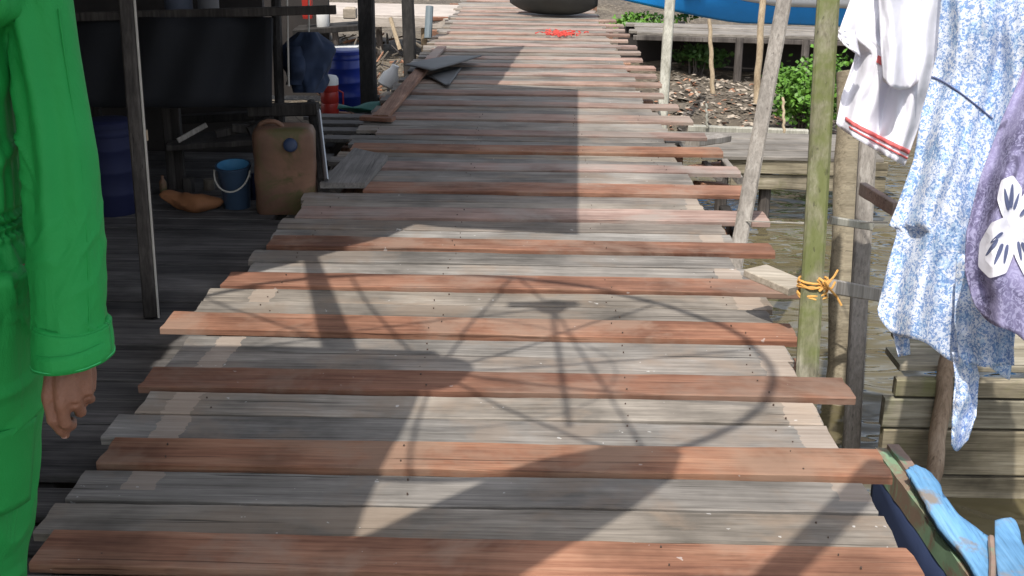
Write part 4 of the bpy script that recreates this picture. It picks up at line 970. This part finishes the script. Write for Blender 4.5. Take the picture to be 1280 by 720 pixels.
# ------------------------------------------------------------ person
ZP=1.95
pc=P(-88,300,2.02); root=empty('person',(pc.x,pc.y,0),'person in a green coverall standing with one arm hanging at the left edge','person')
def pp(x,y,dz=0): return P(x,y,ZP+dz)
def zof(y): return P(40,y,ZP).z
T=Vector((pc.x,pc.y,0))
def loftz(mb,rings,n=40):   # rings: (x,y,z,rx,ry)
    vs=[]; fs=[]
    for (x,y,z,rx,ry) in rings:
        for k in range(n):
            th=2*math.pi*k/n; a_=math.cos(th); b_=math.sin(th); q=(abs(a_)**2.4+abs(b_)**2.4)**(-1/2.4)
            vs.append(T+Vector((x-.19*max(0,1.0-z)+rx*a_*q,y+ry*b_*q,z)))
    for i in range(len(rings)-1):
        for k in range(n): fs.append((i*n+k,i*n+(k+1)%n,(i+1)*n+(k+1)%n,(i+1)*n+k))
    fs.append(tuple(range(n-1,-1,-1))); fs.append(tuple((len(rings)-1)*n+k for k in range(n)))
    mb.add(vs,fs)
def remesh(name,mb,vox,mt,parent,disp=None,smooth_it=4,keep=None):
    me=bpy.data.meshes.new('tmp'); me.from_pydata([v-T for v in mb.v],[],mb.f)
    ob=bpy.data.objects.new('tmp',me); sc.collection.objects.link(ob)
    md=ob.modifiers.new('r','REMESH'); md.mode='VOXEL'; md.voxel_size=vox
    if smooth_it:
        ms=ob.modifiers.new('s','SMOOTH'); ms.iterations=smooth_it; ms.factor=.5
    bpy.context.view_layer.update()
    dg=bpy.context.evaluated_depsgraph_get(); me2=bpy.data.meshes.new_from_object(ob.evaluated_get(dg))
    bpy.data.objects.remove(ob); me2.name=name
    if disp:
        ns=[v.normal.copy() for v in me2.vertices]
        for v,nn in zip(me2.vertices,ns): v.co=v.co+nn*disp(v.co,nn)
    for p in me2.polygons: p.use_smooth=True
    me2.materials.clear(); me2.materials.append(mt)
    o=bpy.data.objects.new(name,me2); sc.collection.objects.link(o); o.parent=parent
    return o
arm=[(40,-30),(48,0),(64,100),(75,200),(83,300),(88,400)]
# --- body (one surface)
b=MB()
loftz(b,[(0,0,.95,.15,.10),(0,0,1.08,.13,.095),(0,0,1.25,.16,.11),(0,0,1.40,.165,.10),(0,.01,1.47,.09,.07),(0,.0,1.53,.055,.055),(0,-.01,1.60,.055,.06)])
for s_ in (-1,1):
    loftz(b,[(s_*.10,0,.99,.085,.09),(s_*.10,0,.75,.075,.08),(s_*.105,0,.50,.055,.06),(s_*.105,.01,.35,.055,.06),(s_*.105,.02,.12,.037,.04),(s_*.105,0,.06,.04,.06)])
    loftz(b,[(s_*.105,-.06,.0,.042,.12),(s_*.105,-.055,.05,.038,.10),(s_*.105,-.0,.08,.03,.04)])
# head with face
hc=T+Vector((-.02,-.015,1.66))
def head(u,v):
    th=u*2*math.pi; ph=(v-.5)*math.pi
    x=math.cos(ph)*math.sin(th); y=-math.cos(ph)*math.cos(th); z=math.sin(ph)
    X=.075*x; Y=.095*y; Z=.12*z
    if y<0:
        nz=math.exp(-((x/.16)**2)-((z+.12)/.22)**2)*.024; Y-=nz
        for ex in (-.42,.42): Y+=.008*math.exp(-(((x-ex)/.18)**2)-((z-.08)/.12)**2)
        Y-=.008*math.exp(-((x/.35)**2)-((z+.42)/.08)**2); Y-=.012*math.exp(-((x/.3)**2)-((z+.72)/.15)**2)
    if z<0: X*=1-.28*(-z)
    for ex in (-1,1):
        e_=math.exp(-((z+.05)/.25)**2-((y-.15)/.2)**2)*.018 if ex*x>.7 else 0; X+=ex*e_
    return hc+Vector((X,Y,Z))
b.grid(head,48,36)
# right-hand arm in view
ap=[pp(x,y,.02) for x,y in arm]+[pp(89,450,.02)]
b.tube(ap,[.050,.048,.044,.042,.040,.033,.028],16)
T_=[]
wr=pp(88,452,.0)
# palm: flattened tubes (metacarpals) fused
kn=[pp(60,499,-.012),pp(77,506,-.020),pp(94,503,-.012),pp(108,494,.002)]
base=[pp(74,452,.0),pp(83,452,-.008),pp(93,452,-.005),pp(101,453,.004)]
for a_,k_ in zip(base,kn): b.tube([a_-Vector((0,0,-.03)),a_.lerp(k_,.5)+Vector((0,-.004,0)),k_],[.017,.0155,.0122],12)
for a_,k_ in zip(base,kn): b.tube([a_+Vector((0,.018,0)),a_.lerp(k_,.5)+Vector((0,.018,0)),k_+Vector((0,.014,0))],[.016,.016,.011],12)
def finger(p,chain,r0,r1):
    pts=[p]; 
    for dx,dy,dz in chain: pts.append(P(0,0,0)*0+p+Vector((dx,dy,dz)) if False else pts[-1]+Vector((dx,dy,dz)))
    n=len(pts); rr=[r0+(r1-r0)*i/(n-1) for i in range(n)]
    fine=[];fr=[]
    for i in range(n-1):
        for q in range(4):
            fine.append(pts[i].lerp(pts[i+1],q/4)); k_=1.06 if q==0 else .97; fr.append((rr[i]+(rr[i+1]-rr[i])*q/4)*k_)
    fine.append(pts[-1]); fr.append(rr[-1]*.8); fine.append(pts[-1]+(pts[-1]-pts[-2]).normalized()*.004); fr.append(rr[-1]*.35)
    b.tube(fine,fr,12)
finger(kn[0],[(.006,-.006,-.036),(.008,.008,-.022),(.004,.012,-.016)],.0108,.0082)
finger(kn[1],[(.002,.002,-.036),(-.001,.024,-.014),(-.004,.016,.004)],.0112,.0085)
finger(kn[2],[(-.002,.022,-.028),(-.010,.024,.004),(-.008,.004,.016)],.0108,.0082)
finger(kn[3],[(-.004,.024,-.018),(-.012,.018,.006),(-.008,.0,.013)],.0095,.0072)
# thumb off the side of the palm
tb=pp(70,464,.012); b.tube([tb,tb+Vector((-.017,.012,-.030)),tb+Vector((-.020,.020,-.052)),tb+Vector((-.012,.026,-.072)),tb+Vector((-.010,.028,-.078))],[.016,.0125,.0105,.009,.004],12)
# other arm (out of frame)
oa=[T+Vector(q) for q in ((-.19,0,1.42),(-.23,0,1.12),(-.25,-.03,.86),(-.25,-.05,.78),(-.25,-.06,.70))]
b.tube(oa,[.05,.043,.03,.035,.02],14)
for k in range(4): 
    p_=T+Vector((-.25+.006,-.085+.02*k,.73)); b.tube([p_,p_+Vector((.008,0,-.04)),p_+Vector((.022,0,-.062))],[.010,.009,.006],8)
p_=T+Vector((-.24,-.09,.79)); b.tube([p_,p_+Vector((.02,-.02,-.035)),p_+Vector((.025,-.02,-.06))],[.012,.010,.006],8)
remesh('body',b,.0034,M['skin'],root,smooth_it=3)
# nails
mb=MB(); tip=kn[0]+Vector((.018,.014,-.074)); mb.lathe(tip+Vector((-.001,-.0095,.006)),[(.0045,-.006),(.0055,0),(.0045,.006)],8,1,.25); mb.build('fingernail',plain('nail',(.42,.25,.2),.35),root,smooth=True)
# --- coverall
g=MB()
loftz(g,[(0,0,.86,.195,.15),(0,0,.95,.19,.15),(0,0,1.02,.165,.125),(0,0,1.055,.150,.115),(0,0,1.10,.162,.125),(0,0,1.25,.170,.14),(0,0,1.38,.172,.125),(0,.01,1.46,.13,.09),(0,.005,1.50,.075,.07)],56)
for s_ in (-1,1):
    loftz(g,[(s_*.105,0,.98,.105,.125),(s_*.108,0,.80,.102,.125),(s_*.108,0,.55,.095,.11),(s_*.108,.01,.30,.085,.10),(s_*.108,.01,.09,.075,.09)],40)
n=24
sleeve=[];rad=[]
tabx=[(-40,36,.062),(0,48,.0575),(60,57,.055),(120,66,.0555),(200,76,.061),(280,82,.0615),(340,85,.059),(395,88,.0555),(428,89,.054)]
for k in range(n+1):
    y=-30+458*k/n; x=lerpt([(a_,b_) for a_,b_,_ in tabx],y); r=lerpt([(a_,c_) for a_,_,c_ in tabx],y)
    sleeve.append(pp(x,y)); rad.append(r)
g.tube(sleeve,rad,28)
g.tube([T+Vector((.13,0,1.43)),sleeve[0]+Vector((0,0,.01)),sleeve[2]],[.07,.066,.058],24)
g.tube([T+Vector((-.13,0,1.43)),T+Vector((-.19,0,1.42)),T+Vector((-.235,0,1.12)),T+Vector((-.26,-.03,.84))],[.07,.066,.060,.058],24)
sx0=(pp(60,200)-T).x
def folds(co,nn):
    d=0; x,y,z=co
    ax=(pp(lerpt([(a_,b_) for a_,b_,_ in tabx],360+(1.0-z)*760),300)-T).x if z>.8 else 9
    arm_=z>.80 and x>.178
    if arm_:
        ks=[k_ for k_ in range(len(sleeve)-1) if sleeve[k_].z>=z>=sleeve[k_+1].z]; k_=ks[0] if ks else (0 if z>sleeve[0].z else len(sleeve)-2)
        f_=min(1,max(0,(sleeve[k_].z-z)/(sleeve[k_].z-sleeve[k_+1].z))); best=sleeve[k_].lerp(sleeve[k_+1],f_)-T
        th=math.atan2(y-best.y,x-best.x)
        up_=min(1,max(0,(z-1.0)/.12)); dn=1-up_
        wr_=th+.25*noise.noise(Vector((z*3,1,2)))+(1.3-z)*.35
        d+=.009*math.exp(-((wr_+1.72)/.20)**2)*up_-.006*math.exp(-((wr_+1.25)/.25)**2)*up_-.005*math.exp(-((wr_+2.25)/.25)**2)*up_
        d+=.006*math.exp(-((wr_+2.7)/.3)**2)
        d+=.0045*noise.noise(Vector((math.cos(th)*1.6,math.sin(th)*1.6,z*4)))
        q=Vector((math.cos(th)*1.2,math.sin(th)*1.2,z*22+x*24)); rn=max(0,1-abs(noise.noise(q))*4.5)
        lft=math.exp(-((abs(th)-2.6)/.7)**2)
        d+=.007*rn*lft*math.exp(-((z-1.22)/.10)**2)+.006*rn*math.exp(-((z-.895)/.035)**2)
        q=Vector((math.cos(th),math.sin(th),z*16-x*20)); d+=.0035*max(0,1-abs(noise.noise(q))*5)*math.exp(-((z-1.02)/.09)**2)
    else:
        d+=.010*noise.noise(Vector((x*7,y*7,z*4)))
        q=Vector((x*11+z*6,y*9,z*8-x*9)); rn=1-abs(noise.noise(q))*3; d+=.008*max(0,rn)
        th=math.atan2(y/.12,x/.17)
        k=math.exp(-((z-1.055)/.030)**4)
        d+=k*(.0050*math.sin(th*60+3*noise.noise(Vector((th*4,z*20,0))))+.0045*math.sin(z*330))
        k=math.exp(-abs(z-1.055)/.10)*(1-k); d+=k*.006*math.sin(th*26+2*noise.noise(Vector((th*3,z*6,1))))
        if z<.9: d+=.004*math.sin(x*26+z*5+math.sin(z*9))
    return d
remesh('coverall',g,.0045,M['green'],root,folds,5)
# turned-up cuff
mb=MB(); cc_=[pp(88.5,404,0),pp(89,425,0),pp(89.5,447,0)]
def cuf(u,v):
    th=u*2*math.pi; r=.0625+.0045*v+.0025*math.sin(th*3+1)+.0015*noise.noise(Vector((math.cos(th)*3,math.sin(th)*3,v*4)))
    c_=pp(88.5+1.5*v,404+46*v)
    return c_+Vector((math.cos(th)*r,math.sin(th)*r,.010*math.cos(th)*v+.004*math.sin(th*2)))
mb.grid(cuf,64,16); mb.grid(lambda u,v:cuf(u,1)+Vector((-math.cos(u*6.283)*.008*v,-math.sin(u*6.283)*.008*v,.03*v)),64,3)
mb.grid(lambda u,v:cuf(u,0)+Vector((-math.cos(u*6.283)*.010*v,-math.sin(u*6.283)*.010*v,.004*v)),64,2)
mb.build('cuff',M['green'],root,smooth=True,solid=.0025)
mb=MB(); mb.tube([cuf(k/64,.93)+Vector((math.cos(k/64*6.283)*.001,math.sin(k/64*6.283)*.001,0)) for k in range(65)],.0012,5,cap=False); mb.build('cuff_stitching',plain('light_green_thread',(.05,.55,.17),.7),root)
mb=MB(); sm=[]
for k_ in range(2,n+1):
    c_=sleeve[k_]; th_=R(-38); sm.append(c_+Vector((math.cos(th_)*rad[k_]*1.03,math.sin(th_)*rad[k_]*1.03,0)))
mb.tube(sm,.0016,5); mb.build('sleeve_seam',M['green'],root,smooth=True)
# thigh pocket
mb=MB()
def pk(u,v):
    th=R(-88+75*u); z=.70-.17*v; return T+Vector((.108-.19*(1-z)+.112*math.cos(th),-.0+.133*math.sin(th),z))
mb.grid(pk,16,12); mb.build('thigh_pocket',M['green'],root,smooth=True,solid=.003)
# collar, zip, hair, boots
mb=MB(); mb.tube([T+Vector((.068*math.cos(a_),.062*math.sin(a_)+.0,1.515+.01*math.sin(a_))) for a_ in [2*math.pi*k/30 for k in range(31)]],.016,8,cap=False); mb.build('collar',M['green'],root,smooth=True)
mb=MB(); mb.tube([T+Vector((0,-.162,1.12)),T+Vector((0,-.172,1.28)),T+Vector((0,-.142,1.42))],.006,6); mb.build('zip',M['metal'],root)
mb=MB()
def hr(u,v):
    p=head(u,.45+.55*v); d=(p-hc); fr=max(0,-(p.y-hc.y)/.095); k=1.09 if (v>.45 or fr<.25) else .93; return hc+d*k
mb.grid(hr,48,24); mb.build('hair',M['hair'],root,smooth=True)
for s_ in (-.03,.03):
    mb=MB(); mb.lathe(hc+Vector((s_,-.078,.010)),[(.002,-.008),(.009,-.005),(.010,0),(.009,.005),(.002,.008)],12); mb.build('eye',M['whitepl'],root,smooth=True)
for s_ in (-1,1):
    mb=MB(); loftz(mb,[(s_*.108,-.06,.0,.052,.15),(s_*.108,-.06,.03,.055,.152),(s_*.108,-.045,.08,.048,.12),(s_*.108,.0,.11,.045,.065),(s_*.108,.01,.2,.05,.06)],24); mb.build('boot',M['shoe'],root,smooth=True)
